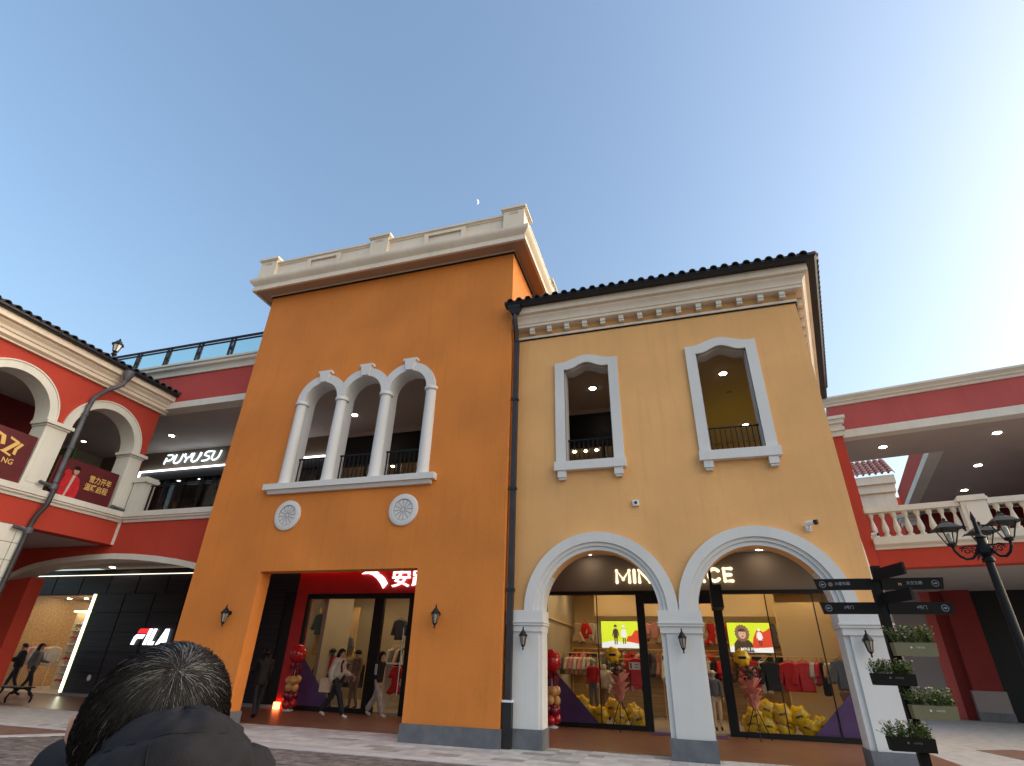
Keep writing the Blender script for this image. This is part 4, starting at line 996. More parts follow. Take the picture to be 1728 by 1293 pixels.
for i in range(52):
    garment(rr.choice(['shirt', 'coat', 'coat', 'dress', 'trousers']), rr.choice(['coatwhite', 'coatcream', 'coatpink', 'coatred', 'coatgrey', 'coatblack', 'coatbrown', 'coatnavy']), -4.0 + i * 0.16, 20.9, 1.9, PI / 2 - rr.uniform(0.2, 0.9), 'garment on the crowded rail along the back wall of the clothes shop', 'garments on the back wall rail')
for i in range(30):
    garment(rr.choice(['shirt', 'dress', 'coat']), rr.choice(['coatwhite', 'coatcream', 'coatpink', 'coatred', 'coatgrey']), -3.9 + i * 0.27, 21.0, 2.85, rr.uniform(-0.4, 0.4), 'garment hung in the upper row on the back wall of the clothes shop', 'garments in the upper back row')
# balloons
def crown_balloon(x, y, z, s, rz, label, tilt=0.0):
    m = MB(); n = 28
    def ring(k_, yy):
        return [((k_ * (1 + 0.11 * math.cos(7 * 2 * PI * j / n))) * math.cos(2 * PI * j / n) * s, yy * s, (k_ * (1 + 0.11 * math.cos(7 * 2 * PI * j / n))) * math.sin(2 * PI * j / n) * s) for j in range(n)]
    rings = [ring(0.35, -0.5), ring(0.78, -0.38), ring(1.0, 0.0), ring(0.78, 0.38), ring(0.35, 0.5)]
    vs = [p for r_ in rings for p in r_]
    fs = [(i * n + j, i * n + (j + 1) % n, (i + 1) * n + (j + 1) % n, (i + 1) * n + j) for i in range(4) for j in range(n)] + [tuple(range(n)), tuple(reversed(range(4 * n, 5 * n)))]
    Mx = Matrix.Translation((x, y, z)) @ Matrix.Rotation(rz, 4, 'Z') @ Matrix.Rotation(tilt, 4, 'Y')
    m.add([Mx @ Vector(p) for p in vs], fs)
    o = tag(m.build('yellow_balloon', 'balloonyellow', loc=(x, y, z - s), smooth=True), label, 'balloon', 'yellow balloons in the shop windows')
    d = lambda u, v, w=0.0: Mx @ Vector((u * s, -0.505 * s - w, v * s))
    text('lettering', '0000', 'black', o, d, 0, -0.13, 0.26, 0.0, 0.004, center=True, width=0.9) if False else None
    text('print', 'MINI', 'black', o, d, 0, -0.10, 0.22, 0.004, 0.004, center=True, width=0.62, bold=0.01)
    return o
rb = random.Random(11)
pilesL = [(-3.15, 17.15, 0.52), (-2.95, 17.3, 0.28), (-2.62, 17.15, 0.30), (-2.30, 17.4, 0.46), (-2.08, 17.2, 0.26), (-1.75, 17.35, 0.40), (-1.60, 17.2, 0.24)]
whL = ('leftmost yellow balloon at the tip of the purple film', 'low yellow balloon just right of the purple film', 'yellow balloon left of the bouquet tripod feet', 'raised yellow balloon behind the bouquet tripod', 'low yellow balloon between the bouquet tripod feet', 'raised yellow balloon beside the shop door frame', 'lowest yellow balloon beside the shop door frame')
for (x, y, z), l in zip(pilesL, whL): crown_balloon(x, y, z, rb.uniform(0.21, 0.27), rb.uniform(-0.5, 0.5), l, rb.uniform(-0.5, 0.5))
pilesR = [(1.35, 17.15, 0.46), (1.22, 17.3, 0.26), (1.65, 17.2, 0.60), (1.62, 17.2, 0.24), (2.0, 17.15, 0.52), (2.05, 17.3, 0.24), (2.4, 17.2, 0.48), (2.55, 17.15, 0.25), (2.85, 17.2, 0.30)]
whR = ('yellow balloon beside the right bouquet tripod', 'low yellow balloon behind the right bouquet tripod', 'topmost yellow balloon of the right window pile', 'lower yellow balloon under the topmost one', 'upper middle yellow balloon of the right window pile', 'lower middle yellow balloon of the right window pile', 'upper yellow balloon nearer the purple film corner', 'lower yellow balloon nearer the purple film corner', 'last small yellow balloon touching the purple film')
for (x, y, z), l in zip(pilesR, whR): crown_balloon(x, y, z, rb.uniform(0.21, 0.27), rb.uniform(-0.5, 0.5), l, rb.uniform(-0.5, 0.5))
def balloon_column(x, y, where):
    t = thing('balloon_column', 'red and gold balloon column with a large red balloon %s' % where, 'balloons', (x, y, 0.004))
    MB().lathe([(0.16, 0.006), (0.16, 0.03), (0.10, 0.06), (0.02, 0.07)], (x, y, 0), 16).build('base', 'plastic', t, smooth=40)
    MB().tube([(x, y, 0.06), (x, y, 1.5)], 0.01, 6).build('pole', 'plastic', t)
    rr = random.Random(2)
    for k_, (z, c) in enumerate(((0.20, 'balloonred'), (0.42, 'balloonmaroon'), (0.64, 'balloongold'), (0.84, 'balloongold'))):
        for j in range(4):
            a = j * PI / 2 + k_ * 0.7
            p = (x + 0.13 * math.cos(a), y + 0.13 * math.sin(a), z + rr.uniform(-0.02, 0.02))
            MB().ball(p, (0.115, 0.115, 0.125), 14, 9).build('balloon', c, t, smooth=True)
    for j in range(26):                         # dark tinsel collar below the large balloon
        a = rr.uniform(0, 2 * PI); e_ = rr.uniform(0.12, 0.26)
        MB().tube([(x, y, 1.18), (x + e_ * .6 * math.cos(a), y + e_ * .6 * math.sin(a), 1.20 + rr.uniform(-.1, .12)), (x + e_ * math.cos(a), y + e_ * math.sin(a), 1.02 + rr.uniform(-0.1, 0.25))], [0.03, 0.035, 0.004], 4).build('tinsel', 'balloonmaroon', t)
    MB().ball((x, y, 1.58), (0.26, 0.26, 0.29), 20, 14).lathe([(0.03, 1.25), (0.012, 1.30)], (x, y, 0), 8).build('large_balloon', 'balloonred', t, smooth=True)
balloon_column(-3.78, 16.25, 'beside the white pier and downpipe')
balloon_column(-12.22, 16.40, 'beside the red shop pillar')
def bouquet_stand(x, y, where):
    t = thing('bouquet_stand', 'pink wrapped bouquet with yellow balloon on tripod %s' % where, 'flower stand', (x, y, 0.004))
    for j in range(3):
        a = j * 2 * PI / 3 + 0.5
        MB().tube([(x, y, 0.75), (x + 0.33 * math.cos(a), y + 0.33 * math.sin(a), 0.006)], 0.012, 6).build('leg', 'iron', t)
    MB().tube([(x, y, 0.70), (x, y, 1.25)], 0.014, 6).build('pole', 'iron', t)
    rr = random.Random(int(x * 100))
    for k_, (z0, r0, h) in enumerate(((1.12, 0.24, 0.24), (0.96, 0.25, 0.20), (0.82, 0.20, 0.20), (0.70, 0.12, 0.16))):
        for j in range(9):                      # crumpled paper cones
            a = j * 2 * PI / 9 + k_ * 0.4; b = a + 0.75
            p0 = Vector((x, y, z0 - 0.10))
            p1 = Vector((x + (r0 + .05 * rr.random()) * math.cos(a), y + (r0 + .05 * rr.random()) * math.sin(a), z0 + h * rr.uniform(.6, 1)))
            p2 = Vector((x + (r0 + .08 * rr.random()) * math.cos(b), y + (r0 + .08 * rr.random()) * math.sin(b), z0 + h * rr.uniform(.5, 1)))
            p3 = (p1 + p2) / 2 * 0.6 + p0 * 0.4 + Vector((rr.uniform(-.03, .03), rr.uniform(-.03, .03), 0))
            MB().add([p0, p1, p2, p3, p0 + Vector((.004, .004, 0)), p1 + Vector((.004, .004, 0)), p2 + Vector((.004, .004, 0))], [(0, 1, 3), (1, 2, 3), (2, 0, 3), (4, 6, 5)]).build('paper_fold', 'paperpink', t)
    m = MB()
    for j in range(90):
        p = Vector((x + rr.gauss(0, 0.11), y + rr.gauss(0, 0.10), 1.32 + rr.uniform(-0.08, 0.24)))
        m.cur = rr.choice([0, 0, 0, 1, 2]); m.ball(p, rr.uniform(0.02, 0.042), 6, 4)
    stuff(m.build('blossom', ['flowerdark', 'leaf', 'paperpink'], t))
    n = 28; s = 0.20
    m = MB(); c = Vector((x - 0.12, y - 0.04, 1.76))
    def ring(k_, yy): return [c + Vector(((k_ * (1 + 0.10 * math.cos(7 * 2 * PI * j / n))) * math.cos(2 * PI * j / n) * s, yy * s, (k_ * (1 + 0.10 * math.cos(7 * 2 * PI * j / n))) * math.sin(2 * PI * j / n) * s)) for j in range(n)]
    rings = [ring(0.35, -0.5), ring(0.78, -0.38), ring(1.0, 0.0), ring(0.78, 0.38), ring(0.35, 0.5)]
    m.add([p for r_ in rings for p in r_], [(i * n + j, i * n + (j + 1) % n, (i + 1) * n + (j + 1) % n, (i + 1) * n + j) for i in range(4) for j in range(n)] + [tuple(range(n)), tuple(reversed(range(4 * n, 5 * n)))])
    bo = m.build('balloon', 'balloonyellow', t, smooth=True)
    MB().box(c.x - 0.09, c.y - 0.112, c.z - 0.03, c.x + 0.09, c.y - 0.106, c.z + 0.03).build('print', 'black', bo)
bouquet_stand(-1.98, 16.45, 'before the arch by the downpipe')
bouquet_stand(1.30, 16.2, 'before the arch by the signpost')
MB().box(-1.20, 16.0, 0.005, 0.6, 16.75, 0.012).build('door_mat', 'purple', None, loc=(-0.3, 16.4, 0.0))
tag(bpy.data.objects['door_mat'], 'purple mat on the arcade floor before the clothes shop door', 'mat')
nt_ = tag(MB().plate(yfr(YS - 0.006), [rect(-1.72, 1.42, -1.42, 1.60)], 0.0, 0.004).build('door_notice', 'frosted', loc=(-1.57, YS, 1.42)), 'small pale notice stuck to the glass beside the shop door', 'notice')
MB().plate(yfr(YS - 0.0105), [rect(-1.70, 1.44, -1.64, 1.58)], 0, 0.001).plate(yfr(YS - 0.0105), [rect(-1.58, 1.53, -1.46, 1.55)], 0, 0.001).plate(yfr(YS - 0.0105), [rect(-1.58, 1.47, -1.46, 1.49)], 0, 0.001).build('print', 'coatbrown', nt_)
hs = thing('blade_sign', 'black blade sign hanging edge-on from the arcade ceiling by the right arch', 'sign', (0.78, 13.2, 3.2))
MB().box(0.60, 14.6, 3.30, 0.66, 15.0, 4.449).build('hanger', 'black', hs)
MB().box(0.58, 14.4, 2.78, 0.84, 15.2, 3.30).build('board', 'black', hs)

# --- sports shop in the orange building
XA0, XA1 = -13.0, -4.4
AS = MB().box(XA0, YS - 0.05, 3.44, XA1, YS + 0.3, 4.30).build('shop_front', 'redfascia', OB)
MB().box(XA0, YS - 0.05, 0.01, -12.55, YS + 0.3, 3.438).build('pillar', 'redfascia', AS)
MB().box(XA0 + 0.03, YS - 0.10, 4.302, XA1, YS - 0.02, 4.33).build('light_strip', 'ledred', AS)
MB().box(-12.98, YS - 0.16, 0.012, -12.80, YS - 0.052, 0.20).build('floor_lamp', 'ledorange', AS)
MB().box(-12.548, YS - 0.04, 3.28, XA1, YS + 0.10, 3.437).build('frame', 'black', AS)
for x0, x1 in ((-12.55, -12.44), (-9.90, -9.55), (-8.62, -8.25)):
    MB().box(x0, YS - 0.038, 0.01, x1, YS + 0.098, 3.278).build('mullion', 'black', AS)
MB().box(-12.44, YS - 0.035, 0.01, -9.90, YS + 0.09, 0.14).build('frame', 'black', AS)
MB().box(-12.436, YS, 0.142, -9.904, YS + 0.012, 3.278).build('pane', 'glass', AS)
MB().box(-9.546, YS, 0.05, -8.624, YS + 0.012, 3.278).build('door', 'glass', AS)
MB().tube([(-8.70, YS - 0.08, 0.5), (-8.70, YS - 0.08, 2.4)], 0.018, 6).build('door_handle', 'chrome', AS)
MB().plate(yfr(YS - 0.003), [[(-12.43, 0.145), (-10.95, 0.145), (-12.43, 1.65)]], 0.0, 0.002).build('window_film', 'purple', AS)
MB().box(XA0, YS + 0.31, 3.95, XA1, 22.0, 4.05).build('shop_ceiling', 'shopgrey', OB)
MB().box(-15.2, 21.8, 0.0, XA1, 22.0, 4.0).build('shop_wall', 'shopgrey', OB)
MB().box(-15.4, YS + 0.31, 0.0, -15.2, 22.0, 4.0).build('shop_wall', 'shopgrey', OB)
MB().box(-15.19, YS + 0.31, 3.95, XA0 - 0.002, 21.79, 4.05).build('shop_ceiling', 'shopgrey', OB)
MB().box(-15.2, YS + 0.30, -0.02, XA1, 22.0, 0.05).build('shop_floor', 'shopfloor', OB)
MB().box(XA1, YS - 0.02, 0.0, XA1 + 0.2, 22.0, 4.3).build('shop_wall', 'shopgrey', OB)
MB().box(-12.25, 17.4, 0.05, -12.10, 19.0, 3.9).build('display_column', 'shopgrey', OB)
# display niche with lit poster
dn = thing('wall_display', 'copper framed wall display with a red poster in the sports shop', 'display', (-12.8, 19.6, 1.5))
MB().plate(yfr(19.6), [rect(-13.95, 1.55, -12.15, 3.25), rect(-13.90, 1.60, -12.20, 3.20)], 0.0, 0.06).build('frame', 'gold', dn)
MB().box(-13.9, 19.62, 1.6, -12.2, 19.66, 3.2).build('back', 'shopwall', dn)
MB().plate(yfr(19.61), [rect(-13.40, 2.28, -12.55, 3.10)], 0.0, 0.006).build('poster', 'posterlit', dn)
MB().plate(yfr(19.60), [[(-13.2, 2.3), (-13.05, 2.7), (-12.95, 2.95), (-12.8, 2.7), (-12.65, 2.55), (-12.7, 2.3)]], 0.0, 0.002).build('poster_figure', 'posterlit2', dn)
for i, (x, c) in enumerate(((-13.75, 'coatnavy'), (-13.5, 'coatblack'), (-12.4, 'coatgrey'))):
    garment('coat' if i < 2 else 'shirt', c, x, 19.45, 3.0 if i < 2 else 2.2, 0.1, ('navy', 'black', 'grey')[i] + ' jacket hanging on the copper framed wall display', 'jackets on the wall display')
rack(-12.9, -11.0, 18.6, 1.45, 'clothes rail behind the purple film in the sports shop')
for i, c in enumerate(['coatblack', 'coatnavy', 'coatblack', 'coatred', 'coatblack', 'coatgrey', 'coatblack', 'coatbrown', 'coatblack']):
    garment('coat', c, -12.8 + i * 0.2, 18.6, 1.32, PI / 2 - 0.5, 'dark jacket on the rail behind the purple film', 'jackets on the sports shop rail')
rack(-10.6, -9.4, 19.6, 1.95, 'clothes rail with pale coats seen through the sports shop door')
for i, c in enumerate(['coatwhite', 'coatgrey', 'coatcream', 'coatblack', 'coatcream', 'coatwhite', 'coatbrown']):
    garment('coat', c, -10.5 + i * 0.16, 19.6, 1.85, PI / 2 - 0.6, 'coat on the rail seen through the sports shop door', 'coats behind the sports shop door')
garment('coat', 'coatnavy', -10.9, 20.6, 2.9, 0.0, 'navy print jacket hung high inside the sports shop door', None)
garment('dress', 'coatred', -9.62, 18.3, 1.12, 0.1, 'red dress hanging low inside the sports shop door', None)
garment('shirt', 'coatred', -9.62, 18.32, 1.30, 0.1, 'red top hanging above the red dress', None)
tb = thing('display_table', 'pale display table inside the sports shop door', 'table', (-9.6, 18.9, 0.05))
MB().box(-10.3, 18.5, 1.34, -9.1, 19.2, 1.40).build('top', 'plastic', tb); 
for x in (-10.25, -9.2): MB().box(x, 18.6, 0.05, x + 0.06, 19.1, 1.338).build('leg', 'plastic', tb)
for i in range(4):
    for j, y in enumerate((17.6, 19.0, 20.4)):
        spot(-12.6 + i * 1.6, y, 3.95, 'spotlight in the sports shop ceiling', 'spotwarm', 0.075, 'spotlights in the sports shop')
th = thing('track_spotlight', 'white track spotlight below the sports shop ceiling near the door', 'spotlight', (-11.0, 18.0, 3.7))
MB().tube([(-10.7, 17.6, 3.94), (-10.7, 17.6, 3.62)], 0.02, 6).tube([(-10.72, 17.65, 3.64), (-10.82, 17.45, 3.50)], 0.07, 10).build('head', 'iron', th)
MB().lathe([(0.05, 0.0), (0.05, 0.01)], (-10.825, 17.44, 3.495), 12, ax=(-0.4, -0.8, -0.5)).build('lens', 'lampwarm', th)
asg = thing('shop_sign', 'glowing white swoosh emblem and two Chinese characters on the red fascia', 'sign', (-9.4, YS - 0.05, 3.6))
FA = yfr(YS - 0.05)
sw_ = [(-10.47, 4.02), (-10.35, 4.14), (-10.10, 4.19), (-9.85, 4.14), (-9.62, 3.98), (-9.47, 3.78), (-9.42, 3.62), (-9.52, 3.60), (-9.58, 3.74), (-9.72, 3.90), (-9.92, 4.00), (-10.15, 4.04), (-10.30, 4.03)]
sw_ = [(-10.50, 4.05), (-10.34, 4.15), (-10.08, 4.17), (-9.93, 4.13), (-9.84, 4.07), (-9.88, 4.05), (-9.76, 4.02), (-9.62, 3.92), (-9.48, 3.74), (-9.62, 3.58), (-9.74, 3.74), (-9.90, 3.90), (-10.10, 4.02), (-10.28, 4.06)]
MB().plate(FA, [sw_], 0.03, 0.07).build('emblem', 'signwhite', asg)
text('letter', '安', 'signwhite', asg, FA, -9.32, 3.62, 0.56, 0.03, 0.04, width=0.66, bold=0.012)
text('letter', '踏', 'signwhite', asg, FA, -8.58, 3.62, 0.56, 0.03, 0.04, width=0.66, bold=0.012)

# --- dark panelled shop front in the link building
FB = MB().box(-28, YS + 0.03, 3.48, -12.999, YS + 0.3, 4.44).build('shop_front', 'black', CB)
MB().box(-22.5, YS + 0.03, 0.0, -13.002, YS + 0.3, 3.478).build('backing', 'black', FB)
for i in range(10):
    x0 = -28.0 + i * 1.5
    pw = MB().box(x0 + 0.03, YS - 0.01, 3.52, x0 + 1.47, YS + 0.028, 4.20)
    if x0 + 1.47 < -13: pw.build('panel', 'panel', FB)
for i in range(6):
    x0 = -22.42 + i * 1.5
    x1 = min(x0 + 1.44, -13.03)
    for j in range(5):
        MB().box(x0, YS - 0.01, 0.12 + j * 0.68, x1, YS + 0.028, 0.12 + j * 0.68 + 0.66).build('panel', 'panel', FB)
MB().box(-13.02, YS - 0.012, 3.52, -13.005, YS + 0.026, 4.2).build('panel', 'panel', FB)
MB().box(-28, YS - 0.06, 4.215, -13.01, YS - 0.02, 4.235).build('light_strip', 'ledwarm', FB)
MB().box(-22.5, YS - 0.03, 0.006, -13.02, YS + 0.029, 0.11).build('skirting', 'greypanel', FB)
MB().box(-22.595, YS - 0.03, 0.12, -22.57, YS + 0.03, 3.50).build('light_strip', 'ledwhite', FB)
MB().box(-22.53, YS - 0.012, 0.12, -22.51, YS + 0.03, 3.50).build('light_strip', 'ledlime', FB)
for a in range(4): MB().box(-28 + a * 1.36, YS + 0.02, 0.12, -28 + a * 1.36 + 1.33, YS + 0.03, 3.47).build('pane', 'glass', FB)
MB().box(-30, 22, 0, -20, 22.2, 4.0).build('shop_wall', 'shopwall', CB)
MB().box(-22.5, YS + 0.31, 0, -22.3, 22, 4.0).build('shop_wall', 'shopwall', CB)
MB().box(-30, YS + 0.31, 3.62, -22.5, 22, 3.8).build('shop_ceiling', 'shopwood', CB)
MB().box(-30, YS + 0.03, -0.02, -22.5, 22, 0.05).build('shop_floor', 'shopfloor', CB)
MB().box(-28.2, YS, 0, -28.0, 22, 4.0).build('shop_wall', 'shopwood', CB)
for i in range(5):
    for y in (17.6, 19.2, 20.8): spot(-27.3 + i * 1.05, y, 3.62, 'spotlight in the ceiling of the dark panelled shop', 'spotfila', 0.08, 'spotlights in the panelled shop')
# shoe wall: lit board with ledges and shoes
sh = thing('shoe_wall', 'cream shoe display wall with rows of shoes beside the bright vertical light', 'display', (-25, 18.8, 0.05))
MB().box(-25.9, 18.8, 0.05, -23.2, 18.95, 3.0).build('board', 'shopwall', sh)
MB().box(-24.55, 18.78, 1.45, -24.15, 18.799, 2.15).build('poster', 'coatnavy', sh)
shm = meshdata(MB().hexa([(-0.13, -0.09, 0), (0.13, -0.09, 0), (0.13, 0.0, 0), (-0.13, 0.0, 0), (-0.13, -0.08, 0.06), (0.08, -0.08, 0.10), (0.08, -0.01, 0.10), (-0.13, -0.01, 0.06)]), 'shoe', 'coatwhite')
MB().box(-25.9, 18.62, 3.0, -23.2, 18.68, 3.03).build('light_strip', 'ledfill', sh)  # added glowing strip, brightens the shoe board and shelves
shm2 = meshdata(MB().hexa([(-0.13, -0.09, 0), (0.13, -0.09, 0), (0.13, 0.0, 0), (-0.13, 0.0, 0), (-0.13, -0.08, 0.06), (0.08, -0.08, 0.10), (0.08, -0.01, 0.10), (-0.13, -0.01, 0.06)]), 'shoe', 'coatred')
for r_ in range(9):
    z = 0.35 + r_ * 0.27
    for c, x in enumerate((-25.5, -24.95, -23.75)):
        if c and 0: continue
        MB().box(x - 0.24, 18.68, z - 0.02, x + 0.24, 18.799, z - 0.002).build('ledge', 'shopwood', sh)
        for s in (-0.12, 0.13): put('shoe', shm if (r_ + c) % 3 else shm2, sh, Matrix.Translation((x + s * 0.9, 18.79, z)) @ Matrix.Scale(0.8, 4))
rack(-27.6, -26.1, 18.6, 1.75, 'clothes rail with red and white clothes at the left picture edge')
for i, c in enumerate(['coatred', 'coatwhite', 'coatpink', 'coatwhite', 'coatgrey', 'coatred', 'coatcream', 'coatwhite']):
    garment('coat', c, -27.5 + i * 0.19, 18.6, 1.62, PI / 2 - 0.8, 'garment on the rail at the left picture edge', 'garments in the panelled shop')
for i, c in enumerate(['coatred', 'coatpink', 'coatwhite', 'coatred', 'coatcream']):
    garment('shirt', c, -27.3 + i * 0.42, 20.8, 2.5, 0.0, 'garment hung high on the back wall of the panelled shop', 'garments hung high in the panelled shop')
fs_ = thing('shop_sign', 'glowing white letters FILA with a red bar on dark panels', 'sign', (-19, YS, 1.75))
FF = yfr(YS - 0.012)
def slant(pts, k=0.26): return [(u + k * (v - 1.74), v) for u, v in pts]
x = -19.82
MB().plate(FF, [slant([(x + 0.08, 2.12), (x + 0.52, 2.12), (x + 0.52, 2.28), (x + 0.14, 2.28), (x + 0.08, 2.22)])], 0.03, 0.07).build('letter', 'signred', fs_)
MB().plate(FF, [slant([(x, 1.74), (x + 0.13, 1.74), (x + 0.13, 1.88), (x + 0.17, 1.94), (x + 0.40, 1.94), (x + 0.46, 2.08), (x + 0.08, 2.08), (x, 2.0)])], 0.03, 0.07).build('letter', 'signwhite', fs_)
MB().plate(FF, [slant([(x + 0.57, 1.74), (x + 0.69, 1.74), (x + 0.69, 2.28), (x + 0.57, 2.28)])], 0.03, 0.07).build('letter', 'signwhite', fs_)
MB().plate(FF, [slant([(x + 0.78, 1.74), (x + 1.04, 1.74), (x + 1.04, 1.86), (x + 0.90, 1.86), (x + 0.90, 2.28), (x + 0.78, 2.28)])], 0.03, 0.07).build('letter', 'signwhite', fs_)
a_x = x + 1.17
MB().plate(FF, [[(a_x, 1.74), (a_x + 0.13, 1.74), (a_x + 0.18, 1.83), (a_x + 0.33, 1.83), (a_x + 0.33, 1.74), (a_x + 0.45, 1.74), (a_x + 0.45, 2.28), (a_x + 0.30, 2.28)], [(a_x + 0.235, 1.93), (a_x + 0.33, 1.93), (a_x + 0.33, 2.10)]], 0.03, 0.07).build('letter', 'signwhite', fs_)
st_ = tag(MB().plate(FF, [arc(-21.35, 0.62, 0.09, 0, 2 * PI, 14, 0.10)[:-1]], 0.001, 0.004).build('round_sticker', 'plastic', loc=(-21.35, YS, 0.6)), 'round white sticker low on the dark panels', 'sticker')
# --- upper shops
US = MB().box(-12.3, YU, 8.02, 0.35, YU + 0.3, 9.15).build('shop_front', 'black', OB)
MB().box(-12.3, YU + 0.02, 9.152, 0.35, YU + 0.3, 9.328).build('upper_wall', 'ceil', OB)
MB().box(-12.3, 19.8, ZF2, 0.35, 20.0, 8.4).build('shop_wall', 'shopwood', OB)
MB().box(-12.3, YU + 0.3, 8.2, 0.35, 19.8, 8.4).build('shop_ceiling', 'shopgrey', OB)
MB().box(-12.3, YU, ZF2 - 0.02, 0.35, 20.0, ZF2 + 0.02).build('shop_floor', 'shopfloor', OB)
MB().box(0.35, YU, ZF2, 0.5, 20.0, 9.32).build('shop_wall', 'shopgrey', OB)
for i, xx in enumerate((-12.1, -11.0, -9.6, -8.2, -6.6, -5.0, -3.6, -2.05, -0.6)):
    MB().box(xx - 0.06, YU + 0.05, ZF2 + 0.021, xx + 0.06, YU + 0.15, 8.018).build('mullion', 'black', US)
for xx in (-11.6, -10.4, -9.2, -8.0, -6.0, -3.2, -2.8, -2.4, -1.6): spot(xx, 17.6, 8.2, 'small lamp in the upper shop behind the windows', 'spotwarm', 0.06, 'lamps in the upper shop')
# glowing frame behind the leftmost arched opening
lf = thing('light_frame', 'bright white light frame behind the leftmost upper arch', 'light frame', (-13.4, 16.5, 6.9))
MB().box(-13.7, 16.3, 8.27, -12.75, 16.36, 8.33).box(-12.81, 16.3, 5.3, -12.75, 16.36, 8.268).build('tube', 'ledwhite', lf) if False else None
MB().box(-12.28, 15.70, 8.05, -11.55, 15.76, 8.11).box(-11.61, 15.70, 5.3, -11.55, 15.76, 8.048).build('tube', 'ledwhite', lf)
MB().box(-12.28, 15.78, 5.06, -11.50, 15.9, 8.16).build('panel', 'black', lf)
lf.location = (-11.9, 15.7, 5.06); 
for o_ in lf.children: o_.data.transform(Matrix.Translation(Vector((-13.4, 16.5, 6.9)) - Vector((-11.9, 15.7, 5.06))))
# yellow lit passage behind the right upper window
MB().box(0.55, 21.0, ZF2, 4.9, 21.2, 9.32).build('passage_wall', 'coatcream', YB)
MB().box(0.51, YS, ZF2, 0.54, 21.0, 9.32).build('passage_wall', 'coatcream', YB)
wedge('floor_slab', 'ceil', YS - 0.01, 21.2, ZF2 - 0.3, ZF2)
nl = thing('glow_panel', 'added yellow glow panel low in the wide upper window', 'lamp', (1.0, 18.0, 6.6))
MB().box(0.60, 17.4, 6.2, 0.70, 19.4, 7.1).build('panel', 'yellowglow', nl)  # added emitter with no known source, tints the passage yellow
MB().box(0.545, 17.35, 6.15, 0.598, 19.45, 7.15).build('frame', 'black', nl)
# --- gallery shop with the blue-white sign
PS = MB().box(-24.9, YU, 8.48, -12.65, YU + 0.3, 9.32).build('shop_front', 'taupe', CB)
MB().box(-22.2, YU - 0.10, 8.43, -12.7, YU - 0.02, 8.47).build('light_strip', 'ledwhite', PS)
MB().box(-22.24, YU - 0.10, 7.6, -22.2, YU - 0.02, 8.47).build('light_strip', 'ledwhite', PS)
MB().box(-22.2, YU + 0.02, 8.05, -12.7, YU + 0.25, 8.428).build('frame', 'black', PS)
for xx in (-22.0, -20.6, -19.75, -18.75, -18.1, -16.9, -15.6, -14.3, -13.0): MB().box(xx - 0.10, YU + 0.04, ZF2, xx + 0.10, YU + 0.2, 8.048).build('mullion', 'black', PS)
MB().box(-22.2, YU + 0.10, ZF2, -12.7, YU + 0.11, 8.048).build('pane', 'glassdark', PS)
MB().box(-24.9, 20.4, ZF2, -12.7, 20.6, 9.0).build('shop_wall', 'shopgrey', CB)
MB().box(-24.9, YU + 0.3, 8.43, -12.7, 20.4, 8.6).build('shop_ceiling', 'shopgrey', CB)
MB().box(-24.9, YU - 0.01, ZF2 - 0.3, -12.7, 20.6, ZF2 - 0.001).build('shop_floor', 'shopfloor', CB)
MB().box(-25.1, YC + 0.4, ZF2, -24.9, 20.6, 9.32).build('shop_wall', 'shopgrey', CB)
for xx in (-21.4, -20.2, -18.3, -17.2, -15.0): spot(xx, 17.8, 8.43, 'lamp inside the gallery shop with the blue-white sign', 'lampwhite', 0.08, 'lamps in the gallery shop')
ps = thing('shop_sign', 'glowing blue-white rounded letters PUYUSU above the gallery', 'sign', (-19.5, YU, 8.7))
FP = yfr(YU)
H0, H1 = 8.72, 9.12
def neon(pts, x0, k=0.22):
    m = MB().tube([FP(x0 + u * 0.36 + k * (v * 0.4), H0 + v * 0.4, 0.08) for u, v in pts], 0.032, 8)
    m.build('letter', 'signblue', ps, smooth=True)
Ux = [(0, 1), (0, .35), (.08, .12), (.3, 0), (.62, 0), (.9, .14), (1, .38), (1, 1)]
x = -21.0; dx = 0.49
neon([(0, 0), (0, .72)], x); neon([(0.15, .38), (.62, .38), (.92, .5), (1, .68), (.9, .9), (.6, 1), (0.0, 1)], x)
neon(Ux, x + dx)
neon([(0, 1), (0.05, .75), (.3, .52), (.6, .5), (.9, .6), (1.0, 1)], x + 2 * dx); neon([(.5, .5), (.45, 0)], x + 2 * dx)
neon(Ux, x + 3 * dx - 0.02)
neon([(1.17, .55), (1.17, .95)], x + 3 * dx - 0.04)
neon([(1, 1), (.3, 1), (.05, .86), (.1, .6), (.5, .52), (.85, .42), (.95, .2), (.7, .02), (0, 0)], x + 4 * dx + 0.10)
neon(Ux, x + 5 * dx + 0.08)

